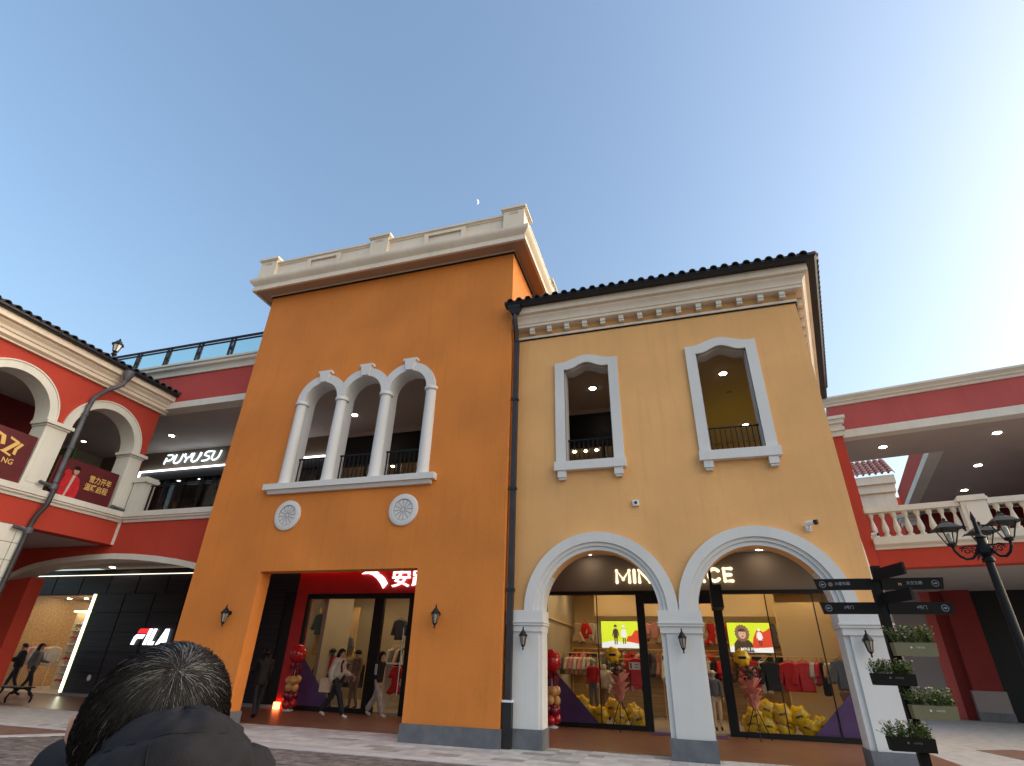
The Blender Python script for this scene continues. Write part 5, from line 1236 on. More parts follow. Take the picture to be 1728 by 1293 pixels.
# ------------------------------------------------------------------ wall lanterns
def wall_lantern(x, z0, z1, ywall, label):
    h = z1 - z0; yc = ywall - 0.17; s = h / 0.48
    t = thing('wall_lantern', label, 'wall lantern', (x, ywall, z0), 0, 'black wall lanterns on the facade')
    zc = z0 + 0.20 * s
    MB().lathe([(0.045 * s, 0.0), (0.05 * s, 0.01), (0.03 * s, 0.02)], (x, ywall, zc + 0.10 * s), 12, ax=(0, -1, 0)).build('back_plate', 'iron', t)
    m = MB().tube([(x, ywall - 0.01, zc + 0.10 * s), (x, ywall - 0.10, zc + 0.16 * s), (x, yc, zc + 0.22 * s)], 0.012 * s, 6)
    pts = []
    for i in range(11):
        a = i / 10 * 1.6 * PI; r = 0.05 * s * (1 - i / 14)
        pts.append((x, ywall - 0.07 - r * math.cos(a) * 0.8, zc + 0.02 * s + r * math.sin(a)))
    m.tube(pts, 0.007 * s, 5)
    m.build('bracket', 'iron', t, smooth=True)
    MB().lathe([(0.035 * s, z0 + 0.10 * s), (0.075 * s, z0 + 0.285 * s)], (x, yc, 0), 6).build('glass', 'smokedglass', t)
    c = MB()
    for j in range(6):
        a = 2 * PI * j / 6 + PI / 6
        c.tube([(x + 0.040 * s * math.cos(a), yc + 0.040 * s * math.sin(a), z0 + 0.095 * s), (x + 0.082 * s * math.cos(a), yc + 0.082 * s * math.sin(a), z0 + 0.29 * s)], 0.008 * s, 4)
    c.build('cage', 'iron', t)
    MB().lathe([(0.012 * s, 0.0), (0.02 * s, 0.03 * s), (0.012 * s, 0.05 * s), (0.03 * s, 0.07 * s), (0.045 * s, 0.10 * s)], (x, yc, z0), 8).build('finial', 'iron', t, smooth=40)
    MB().lathe([(0.10 * s, 0.285 * s), (0.10 * s, 0.30 * s), (0.065 * s, 0.345 * s), (0.06 * s, 0.36 * s), (0.03 * s, 0.40 * s), (0.012 * s, 0.42 * s), (0.02 * s, 0.44 * s), (0.004 * s, 0.48 * s)], (x, yc, z0), 6).build('roof', 'iron', t)
wall_lantern(-11.06, 2.11, 2.62, Y0, 'black wall lantern on the left pier of the orange wall')
wall_lantern(-5.33, 2.12, 2.61, Y0, 'black wall lantern on the orange wall right of the sports shop opening')
wall_lantern(-3.38, 1.74, 2.19, Y1 - 0.09, 'black wall lantern on the white pier next to the downpipe')
wall_lantern(-0.16, 1.74, 2.19, Y1 - 0.09, 'black wall lantern on the white pier between the two arches')
wall_lantern(3.02, 1.74, 2.19, Y1 - 0.09, 'black wall lantern on the white pier behind the signpost')

# ------------------------------------------------------------------ small fittings on the yellow wall
ws = tag(MB().box(-0.91, Y1 - 0.06, 4.70, -0.77, Y1, 4.83).build('wall_sensor', 'plastic', loc=(-0.84, Y1, 4.7)), 'small white square sensor box on the yellow wall', 'sensor')
MB().lathe([(0.035, 0.06), (0.035, 0.07), (0.02, 0.085)], (-0.84, Y1, 4.765), 12, ax=(0, -1, 0)).build('lens', 'glassdark', ws)
def cctv(p, d, label):
    t = thing('security_camera', label, 'camera', p)
    p = Vector(p); d = Vector(d).normalized()
    MB().box(p.x - 0.05, p.y - 0.03, p.z - 0.10, p.x + 0.05, p.y, p.z + 0.02).tube([p + Vector((0, -0.02, -0.06)), p + Vector((0, -0.10, -0.05)), p + Vector((0, -0.12, 0.0))], 0.025, 8).build('bracket', 'plastic', t)
    c = p + Vector((0, -0.14, 0.04))
    MB().tube([c - d * 0.06, c + d * 0.10], 0.045, 10).build('body', 'plastic', t)
    MB().tube([c + d * 0.101, c + d * 0.17], 0.05, 10).build('hood', 'camlens', t)
cctv((2.54, Y1, 4.10), (0.85, -0.5, 0.0), 'white security camera above the right arch of the yellow wall')
cctv((6.33, 21.15, 5.62), (0.9, -0.4, -0.1), 'white security camera on the red pilaster beside the balustrade')

# ------------------------------------------------------------------ moon
md = Vector((-0.2769, 0.6301, 0.7255)) * 6000 + Vector((0, 0, 1.5))
fw = Vector((-0.2769, 0.6301, 0.7255)); rt = Vector((0.94, 0.33, 0.07)); rt = (rt - fw * rt.dot(fw)).normalized(); upv = rt.cross(fw)
rm = 27.0
m = MB(); rows = []
for i in range(13):
    ph = -PI / 2 + PI * i / 12
    for th in (0.62, 0.85, 1.1, 1.35, 1.57):         # lit slice of the globe, towards the sun
        rows.append(md + upv * (rm * math.sin(ph)) + rt * (rm * math.cos(ph) * math.sin(th)) - fw * (rm * math.cos(ph) * math.cos(th)))
m.add(rows, [(i * 5 + j, i * 5 + j + 1, (i + 1) * 5 + j + 1, (i + 1) * 5 + j) for i in range(12) for j in range(4)])
tag(m.build('moon', 'moonlight', loc=md, recalc=False), 'small pale crescent moon in the sky above the orange parapet', 'moon')

# ------------------------------------------------------------------ roof lantern behind the left wing
rl_ = thing('roof_lantern', 'small black lantern post rising behind the dark tiled eaves', 'lamp', (-22.3, 13.6, 11.1))
MB().tube([(-22.3, 13.6, 11.1), (-22.3, 13.6, 12.72)], 0.05, 8).lathe([(0.05, 12.70), (0.12, 12.76), (0.07, 12.86), (0.11, 12.92)], (-22.3, 13.6, 0), 10).build('post', 'iron', rl_)
MB().lathe([(0.10, 12.93), (0.18, 13.22)], (-22.3, 13.6, 0), 6).build('glass', 'frosted', rl_)
c = MB()
for j in range(6):
    a = 2 * PI * j / 6 + PI / 6
    c.tube([(-22.3 + 0.105 * math.cos(a), 13.6 + 0.105 * math.sin(a), 12.92), (-22.3 + 0.185 * math.cos(a), 13.6 + 0.185 * math.sin(a), 13.24)], 0.018, 4)
c.build('cage', 'iron', rl_)
MB().lathe([(0.24, 13.23), (0.22, 13.28), (0.13, 13.36), (0.11, 13.42), (0.03, 13.46), (0.05, 13.50), (0.01, 13.56)], (-22.3, 13.6, 0), 8).build('roof', 'iron', rl_)

# ------------------------------------------------------------------ street lamp on the right (three lanterns)
LX, LY = 3.76, 8.5
sl_ = thing('street_lamp', 'black ornate street lamp with three lanterns at the picture edge', 'street lamp', (LX, LY, 0))
MB().lathe([(0.16, 0.0), (0.16, 0.12), (0.12, 0.16), (0.12, 0.5), (0.07, 0.62), (0.075, 0.66), (0.055, 0.72), (0.05, 2.4), (0.045, 2.78), (0.07, 2.80), (0.07, 2.83), (0.05, 2.86), (0.09, 2.90), (0.09, 2.96), (0.055, 3.02), (0.05, 3.08), (0.065, 3.10), (0.03, 3.14), (0.022, 3.30), (0.03, 3.34), (0.02, 3.38), (0.004, 3.44)], (LX, LY, 0), 14).build('post', 'iron', sl_, smooth=35)
def lamp_head(a, k):
    d = Vector((math.cos(a), math.sin(a), 0)); c = Vector((LX, LY, 0))
    P = lambda r, z: c + d * r + Vector((0, 0, z))
    arm = MB().tube([P(0.06, 3.0), P(0.10, 2.90), P(0.16, 2.84), P(0.23, 2.83), P(0.29, 2.87), P(0.33, 2.94), P(0.335, 2.985)], 0.017, 8)
    # scroll work inside the arm
    pts = [P(0.20 + 0.055 * (1 - i / 16) * math.cos(i * 0.62), 2.93 + 0.045 * (1 - i / 16) * math.sin(i * 0.62)) for i in range(14)]
    arm.tube(pts, 0.008, 5)
    pts = [P(0.13 + 0.035 * (1 - i / 14) * math.cos(i * 0.7 + 1), 2.93 + 0.04 * (1 - i / 14) * math.sin(i * 0.7 + 1)) for i in range(12)]
    arm.tube(pts, 0.007, 5).tube([P(0.06, 3.0), P(0.12, 2.985), P(0.20, 2.99), P(0.27, 2.965)], 0.009, 5)
    arm.build('arm', 'iron', sl_, smooth=True)
    cc = P(0.335, 0)
    MB().lathe([(0.015, 2.985), (0.05, 3.0), (0.055, 3.02), (0.045, 3.03)], cc, 8).build('cup', 'iron', sl_)
    gl = MB().lathe([(0.052, 3.032), (0.125, 3.205)], cc, 4).build('lantern', 'glass', sl_)
    cg = MB()
    for j in range(4):
        b = 2 * PI * j / 4 + PI / 4
        cg.tube([cc + Vector((0.056 * math.cos(b), 0.056 * math.sin(b), 3.03)), cc + Vector((0.132 * math.cos(b), 0.132 * math.sin(b), 3.21))], 0.009, 4)
    cg.lathe([(0.06, 3.02), (0.06, 3.035)], cc, 4)
    cg.build('cage', 'iron', gl)
    MB().lathe([(0.008, 3.04), (0.025, 3.06), (0.03, 3.12), (0.02, 3.16)], cc, 8).build('bulb', 'frosted', gl)
    MB().lathe([(0.20, 3.205), (0.20, 3.225), (0.165, 3.235), (0.11, 3.275), (0.055, 3.30), (0.05, 3.315), (0.02, 3.33), (0.028, 3.345), (0.006, 3.37)], cc, 4).build('hood', 'iron', gl)
    for j in range(4):
        b = 2 * PI * j / 4 + PI / 4
        MB().tube([cc + Vector((0.19 * math.cos(b), 0.19 * math.sin(b), 3.225)), cc + Vector((0.235 * math.cos(b), 0.235 * math.sin(b), 3.20))], [0.014, 0.003], 5).build('hood_tip', 'iron', gl)
for k, a in enumerate((PI, -PI / 3, PI / 3)): lamp_head(a, k)
for a in (PI * 0.5, -PI * 0.85):
    pts = [(LX + math.cos(a) * r, LY + math.sin(a) * r, z) for r, z in ((0.05, 2.86), (0.10, 2.88), (0.14, 2.84), (0.17, 2.80))]
    MB().tube(pts, [0.02, 0.018, 0.014, 0.004], 6).build('leaf_ornament', 'iron', sl_)

# ------------------------------------------------------------------ signpost with arrow boards and planters
PX, PY = 2.56, 9.0
sp_ = thing('signpost', 'black signpost with direction boards and four flower boxes before the right arch', 'signpost', (PX, PY, 0))
MB().box(PX - 0.055, PY - 0.055, 0.0, PX + 0.055, PY + 0.055, 2.66).build('post', 'planterblack', sp_)
MB().plate(yfr(PY), [rect(PX + 0.0, 2.662, PX + 0.10, 2.84), rect(PX + 0.03, 2.68, PX + 0.075, 2.80)], -0.05, 0.05).build('post_top', 'planterblack', sp_)
fy = PY - 0.075
fb = yfr(fy)
def board(x0, x1, z0, z1, txt, left, icon=False):
    s = 0.03
    pts = [(x0, z1), (x0 + s, z0), (x1, z0), (x1, z1)] if left else [(x0, z1), (x0, z0), (x1 - s, z0), (x1, z1)]
    b = MB().plate(fb, [pts[::-1]], -0.03, 0.0).build('board', 'planterblack', sp_)
    zc = (z0 + z1) / 2; xc = x0 + 0.10 if left else x1 - 0.11
    MB().plate(fb, [arc(xc, zc, 0.042, 0, 2 * PI, 24)[:-1], arc(xc, zc, 0.036, 0, 2 * PI, 24)[:-1]], 0.001, 0.003).build('arrow_ring', 'lettergrey', b)
    k = -1 if left else 1
    MB().plate(fb, [[(xc - k * 0.024, zc + 0.005), (xc + k * 0.004, zc + 0.005), (xc - k * 0.002, zc + 0.018), (xc + k * 0.026, zc), (xc - k * 0.002, zc - 0.018), (xc + k * 0.004, zc - 0.005), (xc - k * 0.024, zc - 0.005)]], 0.001, 0.003).build('arrow', 'lettergrey', b)
    cx = x0 + 0.30 if left else x0 + 0.34
    text('lettering', txt, 'lettergrey', b, fb, cx + 0.05, zc - 0.012, 0.045, 0.001, 0.002, center=True, bold=0.005)
    if icon:
        text('icon', 'M', 'gold', b, fb, x0 + 0.20, zc - 0.025, 0.035, 0.001, 0.002)
    return b
b_ = board(1.78, PX - 0.056, 2.52, 2.67, '火星乐园', True)
MB().plate(fb, [arc(1.98, 2.595, 0.03, 0, 2 * PI, 12)[:-1]], 0.001, 0.003).build('icon', 'letterdim', b_)
board(PX + 0.056, 3.36, 2.52, 2.67, '太空主题', False, True)
board(1.79, PX - 0.056, 2.21, 2.36, '3号门', True)
board(PX + 0.056, 3.38, 2.21, 2.36, '4号门', False)
for z in (2.64, 2.33):                           # boards that point towards the viewer
    a = Vector((PX + 0.02, PY - 0.07, 0)); d = Vector((0.16, -0.62, 0)); nn = Vector((0.62, 0.16, 0)).normalized() * 0.015
    q = [a - nn, a + nn, a + d + nn, a + d - nn]
    MB().hexa([p + Vector((0, 0, z)) for p in q] + [p + Vector((0, 0, z + 0.145)) for p in q]).build('board', 'planterblack', sp_)
def planter(x0, x1, z0, z1, m, lm, label):
    d0, d1 = fy - 0.16, fy - 0.005
    tp = 0.012
    pl_ = MB()
    o_ = [(x0, d0, z1), (x1, d0, z1), (x1, d1, z1), (x0, d1, z1)]
    b_ = [(x0 + 0.008, d0 + tp, z0), (x1 - 0.008, d0 + tp, z0), (x1 - 0.008, d1, z0), (x0 + 0.008, d1, z0)]
    i_ = [(x0 + 0.01, d0 + 0.01, z1), (x1 - 0.01, d0 + 0.01, z1), (x1 - 0.01, d1 - 0.01, z1), (x0 + 0.01, d1 - 0.01, z1)]
    j_ = [(p[0], p[1], z1 - 0.03) for p in i_]
    pl_.add(b_ + o_ + i_ + j_, [(0, 3, 2, 1)] + [(i, (i + 1) % 4, 4 + (i + 1) % 4, 4 + i) for i in range(4)] + [(4 + i, 4 + (i + 1) % 4, 8 + (i + 1) % 4, 8 + i) for i in range(4)] + [(8 + i, 8 + (i + 1) % 4, 12 + (i + 1) % 4, 12 + i) for i in range(4)] + [(12, 13, 14, 15)])
    p_ = pl_.build('planter', m, sp_)
    MB().box(x0 + 0.012, d0 + 0.012, z1 - 0.029, x1 - 0.012, d1 - 0.012, z1 - 0.02).build('soil', 'soil', p_)
    text('lettering', '火星乐园', lm, p_, yfr(d0 + 0.003), (x0 + x1) / 2 + 0.05, (z0 + z1) / 2 + 0.01, 0.022, 0.001, 0.002, center=True)
    MB().plate(yfr(d0 + 0.003), [arc((x0 + x1) / 2 - 0.05, (z0 + z1) / 2 + 0.02, 0.012, 0, 2 * PI, 10)[:-1]], 0.001, 0.003).build('emblem', lm, p_)
    return p_
def flowers(x0, x1, z, seed, label, tall, petals):
    rr = random.Random(seed)
    cx = (x0 + x1) / 2
    t = thing('flower_clump', label, 'flowers', (cx, fy - 0.08, z))
    m = MB(); fl = MB()
    for j in range(150):
        bx_ = rr.uniform(x0 + 0.02, x1 - 0.02); by = rr.uniform(fy - 0.15, fy - 0.015)
        h = rr.uniform(0.35, 1.15) * tall
        lx, ly = rr.gauss(0, 0.05), rr.gauss(-0.015, 0.04)
        tip = Vector((bx_ + lx, by + ly, z + h))
        m.cur = rr.choice([0, 0, 1])
        m.tube([(bx_, by, z - 0.02), (bx_ + lx * 0.4, by + ly * 0.4, z + h * 0.6), tip], 0.0025, 3, cap=False)
        for q in range(6):                       # leaf blades along the stem
            f = rr.uniform(0.15, 0.95); base = Vector((bx_ + lx * f, by + ly * f, z + h * f))
            a = rr.uniform(0, 2 * PI); L = rr.uniform(0.025, 0.05); w_ = L * 0.3
            dv = Vector((math.cos(a), math.sin(a), rr.uniform(0.0, 0.9))).normalized(); sv = dv.cross(Vector((0, 0, 1))).normalized() * w_
            m.cur = rr.choice([0, 0, 1])
            m.add([base, base + dv * L * 0.5 + sv, base + dv * L, base + dv * L * 0.5 - sv], [(0, 1, 2, 3)])
        if rr.random() < 0.42:
            fl.cur = rr.randrange(len(petals)); n = 5
            nv = Vector((rr.gauss(0, 0.4), rr.gauss(-0.5, 0.4), 1)).normalized(); u_ = nv.orthogonal().normalized(); v_ = nv.cross(u_)
            r = rr.uniform(0.010, 0.017)
            ring = [tip + (u_ * math.cos(2 * PI * i / 10) + v_ * math.sin(2 * PI * i / 10)) * (r if i % 2 == 0 else r * 0.45) + nv * (0.004 if i % 2 == 0 else 0) for i in range(10)]
            fl.add([tip - nv * 0.003] + ring, [(0, i + 1, (i + 1) % 10 + 1) for i in range(10)])
    stuff(m.build('foliage', ['leaf', 'leaf2'], t, recalc=False))
    stuff(fl.build('blossom', petals, t, recalc=False))
P4 = [(2.51, 2.99, 1.705, 1.86, 'planterolive', 'letterwhite', 'topmost olive flower box', 0.20, ['petalwhite', 'petalyellow', 'petalorange', 'petalyellow']),
      (2.18, 2.66, 1.365, 1.50, 'planterblack', 'letterdim', 'upper black flower box', 0.17, ['petalpink', 'petalwhite', 'petalorange']),
      (2.52, 3.00, 1.015, 1.165, 'planterolive', 'letterwhite', 'lower olive flower box', 0.19, ['petalwhite', 'petalyellow', 'petalyellow']),
      (2.18, 2.67, 0.67, 0.815, 'planterblack', 'letterdim', 'lowest black flower box', 0.18, ['petalwhite', 'petalorange', 'petalwhite', 'petalpink'])]
for i, (x0, x1, z0, z1, m_, lm, nm, tall, pet) in enumerate(P4):
    planter(x0, x1, z0, z1, m_, lm, nm)
    flowers(x0, x1, z1 - 0.02, 20 + i, ('white and yellow flowers growing in the ', 'pink and green leafy flowers growing in the ', 'pale yellow flowers growing in the ', 'white and orange flowers growing in the ')[i] + nm, tall, pet)

# ------------------------------------------------------------------ bench at the left edge
bn = thing('bench', 'black iron bench with curled legs before the panelled shop window', 'bench', (-21.0, 14.0, 0))
for j in range(5):
    MB().box(-22.3, 13.75 + j * 0.105, 0.40, -20.25, 13.75 + j * 0.105 + 0.085, 0.435).build('slat', 'black', bn)
for x in (-22.0, -20.45):
    for s in (1, -1):
        pts = [(x, 14.0 + s * 0.02, 0.40), (x, 14.0 + s * 0.10, 0.36), (x, 14.0 + s * 0.20, 0.25), (x, 14.0 + s * 0.24, 0.12), (x, 14.0 + s * 0.22, 0.01)]
        MB().tube([(p[0] + (p[1] - 14.0) * 0.9, p[1], p[2]) for p in pts], 0.03, 8).build('leg', 'iron', bn, smooth=True)
    MB().box(x - 0.04, 13.76, 0.36, x + 0.04, 14.25, 0.398).build('stretcher', 'iron', bn)

# ------------------------------------------------------------------ people
def skin_mesh(joints, edges, sub=2):
    me = bpy.data.meshes.new('tmp')
    names = list(joints)
    me.from_pydata([joints[k][0] for k in names], [(names.index(a), names.index(b)) for a, b in edges], [])
    o = bpy.data.objects.new('tmp', me); COL.objects.link(o)
    md = o.modifiers.new('s', 'SKIN'); md.use_smooth_shade = True
    sv = me.skin_vertices[0].data
    for i, k in enumerate(names):
        r = joints[k][1]; sv[i].radius = r if isinstance(r, tuple) else (r, r)
        sv[i].use_root = (k == 'pelvis') or (i == 0 and 'pelvis' not in names)
    if sub: o.modifiers.new('d', 'SUBSURF').levels = sub
    dg = bpy.context.evaluated_depsgraph_get(); dg.update()
    ev = o.evaluated_get(dg).to_mesh()
    vs = [v.co.copy() for v in ev.vertices]; fs = [tuple(p.vertices) for p in ev.polygons]
    o.evaluated_get(dg).to_mesh_clear()
    COL.objects.unlink(o); bpy.data.objects.remove(o); bpy.data.meshes.remove(me)
    return vs, fs
def seg_d(p, a, b):
    ab = b - a; t = max(0, min(1, (p - a).dot(ab) / max(ab.length_squared, 1e-9))); return (p - a - ab * t).length
def person(label, loc, rz, H=1.70, coat='coatblack', trousers='denim', shoe='black', hair='short', haircol='hairblack', stride=0.0, armL=(0.15, 0.0), armR=(-0.15, 0.0), coat_len=0.08, puff=0.0, fore=(0.25, 0.25), name='person', cat='person', skinm='skin', hat=None, flare=0.0):
    t = thing(name, label, cat, loc, rz)
    k = H / 1.70
    V = lambda x, y, z: Vector((x * k, y * k, z * k))
    # figure faces +Y in its own frame; stride moves the right leg forward and the left one back
    st = stride
    J = {'pelvis': (V(0, 0, 0.93), (0.135 * k, 0.10 * k)), 'waist': (V(0, 0.005, 1.06), (0.125 * k, 0.09 * k)), 'chest': (V(0, 0.0, 1.27), (0.155 * k, 0.105 * k)), 'shoulder': (V(0, -0.01, 1.40), (0.11 * k, 0.075 * k)),
         'neck': (V(0, 0.01, 1.475), 0.052 * k), 'head': (V(0, 0.03, 1.57), (0.072 * k, 0.088 * k)), 'crown': (V(0, 0.02, 1.655), (0.06 * k, 0.075 * k))}
    E_ = [('pelvis', 'waist'), ('waist', 'chest'), ('chest', 'shoulder'), ('shoulder', 'neck'), ('neck', 'head'), ('head', 'crown')]
    hands = []
    for s, nm, (sw, ab), fo in ((-1, 'L', armL, fore[0]), (1, 'R', armR, fore[1])):
        sh_ = V(s * 0.185, -0.01, 1.385)
        d = Vector((s * math.sin(0.10 + ab), math.sin(sw), -math.cos(sw) * math.cos(0.1 + ab))).normalized()
        el = sh_ + d * 0.285 * k
        d2 = Vector((s * 0.04 - s * ab * 0.3, math.sin(sw + fo * 2), -math.cos(sw + fo * 2))).normalized()
        wr = el + d2 * 0.245 * k
        J['sh' + nm] = (sh_, 0.062 * k); J['el' + nm] = (el, 0.045 * k); J['wr' + nm] = (wr, 0.030 * k); J['ha' + nm] = (wr + d2 * 0.05 * k, (0.035 * k, 0.018 * k))
        E_ += [('shoulder', 'sh' + nm), ('sh' + nm, 'el' + nm), ('el' + nm, 'wr' + nm), ('wr' + nm, 'ha' + nm)]
        hands.append((wr + d2 * 0.05 * k, d2, s))
        fwd = st * s
        hp = V(s * 0.09, 0, 0.86)
        kn = V(s * 0.095, 0.42 * math.sin(fwd) + (0.05 if fwd < 0 else 0.02), 0.93 - 0.43 * math.cos(fwd))
        an = V(s * 0.09, (0.84 * math.sin(fwd)) - (0.06 if fwd < 0 else 0), 0.085 + (0.05 if fwd < -0.1 else 0))
        toe = an + V(0, 0.15, -0.045 - (0.03 if fwd < -0.1 else 0))
        heel = an + V(0, -0.03, -0.035)
        J['hp' + nm] = (hp, 0.092 * k); J['kn' + nm] = (kn, 0.062 * k); J['an' + nm] = (an, 0.042 * k); J['toe' + nm] = (toe, (0.040 * k, 0.034 * k))
        E_ += [('pelvis', 'hp' + nm), ('hp' + nm, 'kn' + nm), ('kn' + nm, 'an' + nm), ('an' + nm, 'toe' + nm)]
    vs, fs = skin_mesh(J, E_, 2)
    zmin = min(v.z for v in vs)
    vs = [v - Vector((0, 0, zmin)) for v in vs]
    mats = [skinm, trousers, shoe, coat]
    reg = {0: [('neck', 'head'), ('head', 'crown'), ('wrL', 'haL'), ('wrR', 'haR')], 1: [('pelvis', 'hpL'), ('pelvis', 'hpR'), ('hpL', 'knL'), ('hpR', 'knR'), ('knL', 'anL'), ('knR', 'anR')], 2: [('anL', 'toeL'), ('anR', 'toeR')],
           3: [('pelvis', 'waist'), ('waist', 'chest'), ('chest', 'shoulder'), ('shoulder', 'shL'), ('shoulder', 'shR'), ('shL', 'elL'), ('shR', 'elR'), ('elL', 'wrL'), ('elR', 'wrR')]}
    b = MB(); MW = ROOTM[t.name]
    b.v = [MW @ v for v in vs]; b.f = fs
    for f in fs:
        c = sum((vs[i] for i in f), Vector()) / len(f) + Vector((0, 0, zmin))
        best = min(((seg_d(c, J[a][0], J[b2][0]), r_) for r_, L in reg.items() for a, b2 in L), key=lambda q: q[0])
        b.mi.append(best[1])
    b.build('body', mats, t, smooth=True)
    off = Vector((0, 0, -zmin))
    # coat over the trunk and arms
    cz = 0.93 - coat_len
    p_ = puff
    K = {'pelvis': (V(0, 0, cz) + off, ((0.165 + p_) * k, (0.125 + p_) * k)), 'waist': (V(0, 0, 1.08) + off, ((0.15 + p_) * k, (0.115 + p_) * k)), 'chest': (V(0, 0, 1.27) + off, ((0.175 + p_) * k, (0.125 + p_) * k)), 'shoulder': (V(0, -0.01, 1.395) + off, ((0.12 + p_ * .5) * k, (0.09 + p_ * .5) * k)), 'col': (V(0, 0.0, 1.475) + off, (0.075 + p_ * 0.5) * k)}
    KE = [('pelvis', 'waist'), ('waist', 'chest'), ('chest', 'shoulder'), ('shoulder', 'col')]
    for nm in 'LR':
        K['sh' + nm] = (J['sh' + nm][0] + off, (0.075 + p_ * .6) * k); K['el' + nm] = (J['el' + nm][0] + off, (0.062 + p_ * .6) * k); K['wr' + nm] = (J['wr' + nm][0] + off, (0.046 + p_ * .4) * k)
        KE += [('shoulder', 'sh' + nm), ('sh' + nm, 'el' + nm), ('el' + nm, 'wr' + nm)]
    cv, cf_ = skin_mesh(K, KE, 2)
    rr = random.Random(int(loc[0] * 37)); 
    cb = MB(); cb.add([MW @ (v + Vector((math.sin(v.z * 31 + v.x * 9), math.cos(v.z * 27 + v.y * 13), 0)) * 0.006 * k) for v in cv], cf_)
    co_ = cb.build('coat', coat, t, smooth=True)
    # trouser legs hang wider than the leg
    if flare:
        for nm in 'LR':
            LQ = {'pelvis': (J['hp' + nm][0] + off, 0.105 * k), 'b': (J['kn' + nm][0] + off, (0.075 + flare * 0.4) * k), 'c': (J['an' + nm][0] + off + Vector((0, 0, 0.02)), (0.06 + flare) * k)}
            tv, tf = skin_mesh(LQ, [('pelvis', 'b'), ('b', 'c')], 2)
            tb_ = MB(); tb_.add([MW @ v for v in tv], tf); tb_.build('trouser_leg', trousers, t, smooth=True)
    # hands: palm is part of the body, five fingers here
    for hp_, d2, s in hands:
        hb = MB(); hp_ = hp_ + off
        side = Vector((0, 1, 0)) - d2 * d2.y; side = side.normalized() if side.length > 0.1 else Vector((1, 0, 0))
        for q, L in enumerate((0.055, 0.07, 0.075, 0.07)):
            b0 = hp_ + side * (0.022 - 0.015 * q) * k + d2 * 0.02 * k
            hb.tube([MW @ b0, MW @ (b0 + d2 * L * 0.5 * k), MW @ (b0 + d2 * L * 0.9 * k + Vector((-s * 0.015 * k, 0, 0)))], [0.009 * k, 0.008 * k, 0.006 * k], 6)
        b0 = hp_ + side * 0.03 * k - d2 * 0.02 * k
        hb.tube([MW @ b0, MW @ (b0 + side * 0.03 * k + d2 * 0.025 * k), MW @ (b0 + side * 0.035 * k + d2 * 0.05 * k)], [0.010 * k, 0.009 * k, 0.007 * k], 6)
        hb.build('fingers', skinm, t, smooth=True)
    # face and hair
    hc_ = V(0, 0.03, 1.575) + off
    fc = MB()
    fc.ball(MW @ (hc_ + V(0, 0.088, -0.01)), (0.013 * k, 0.016 * k, 0.022 * k), 8, 6)
    for s in (-1, 1): fc.ball(MW @ (hc_ + V(s * 0.078, -0.005, -0.005)), (0.012 * k, 0.02 * k, 0.03 * k), 8, 6)
    fc.build('nose_and_ears', skinm, t, smooth=True)
    ey = MB()
    for s in (-1, 1): ey.ball(MW @ (hc_ + V(s * 0.03, 0.082, 0.018)), 0.009 * k, 8, 6)
    ey.box(0, 0, 0, 0, 0, 0) if False else None
    ey.build('eyes', 'hairblack', t, smooth=True)
    MB().ball(MW @ (hc_ + V(0, 0.082, -0.05)), (0.022 * k, 0.008 * k, 0.006 * k), 8, 5).build('mouth', 'coatpink', t, smooth=True)
    if hair:
        hb = MB(); n, m_ = 20, 12; vs = []; R0 = MW.to_3x3()
        low = {'short': -0.35, 'long': -1.0, 'bob': -0.8}[hair]
        rr = random.Random(5)
        for i in range(m_ + 1):
            th = PI * 0.5 * (1 - i / m_ * 1.62) ; ct, sn = math.cos(th), math.sin(th)
            for j in range(n):
                ph = 2 * PI * j / n
                front = max(0.0, math.sin(ph))
                # hairline rises at the face
                sn2 = max(sn, -0.45 + 1.0 * front ** 1.5) if sn < 0.6 else sn
                ct2 = math.sqrt(max(0, 1 - min(1, abs(sn2)) ** 2)) if sn2 > 0 else max(ct, 0.9)
                w_ = 1 + rr.uniform(-0.02, 0.02)
                vs.append(MW @ (hc_ + V(0.094 * ct2 * math.cos(ph) * w_, -0.008 + 0.108 * ct2 * math.sin(ph) * w_, 0.03 + 0.105 * sn2)))
        hb.add(vs, [(i * n + j, i * n + (j + 1) % n, (i + 1) * n + (j + 1) % n, (i + 1) * n + j) for i in range(m_) for j in range(n)] + [tuple(range(n))])
        if hair in ('long', 'bob'):
            L = 0.42 if hair == 'long' else 0.2
            for j in range(26):
                a = PI + PI * (j / 25.0) * 1.0
                a = PI * 0.98 + PI * 1.04 * j / 25
                p0 = hc_ + V(0.088 * math.cos(a), -0.008 + 0.10 * math.sin(a), 0.02)
                ll = L * rr.uniform(0.8, 1.05)
                hb.tube([MW @ p0, MW @ (p0 + V(0.02 * math.cos(a), -0.012, -ll * 0.4)), MW @ (p0 + V(0.035 * math.cos(a), -0.03, -ll * 0.75)), MW @ (p0 + V(0.03 * math.cos(a), -0.02, -ll))], [0.022 * k, 0.024 * k, 0.018 * k, 0.005 * k], 5)
        hb.build('hair', haircol, t, smooth=True)
    if hat:
        MB().ball(MW @ (hc_ + V(0, 0.0, 0.055)), (0.105 * k, 0.115 * k, 0.075 * k), 16, 8).lathe([(0.15 * k, 0), (0.15 * k, 0.012)], MW @ (hc_ + V(0, 0.02, 0.04)), 16).build('hat', hat, t, smooth=40)
    return t, MW, k, off
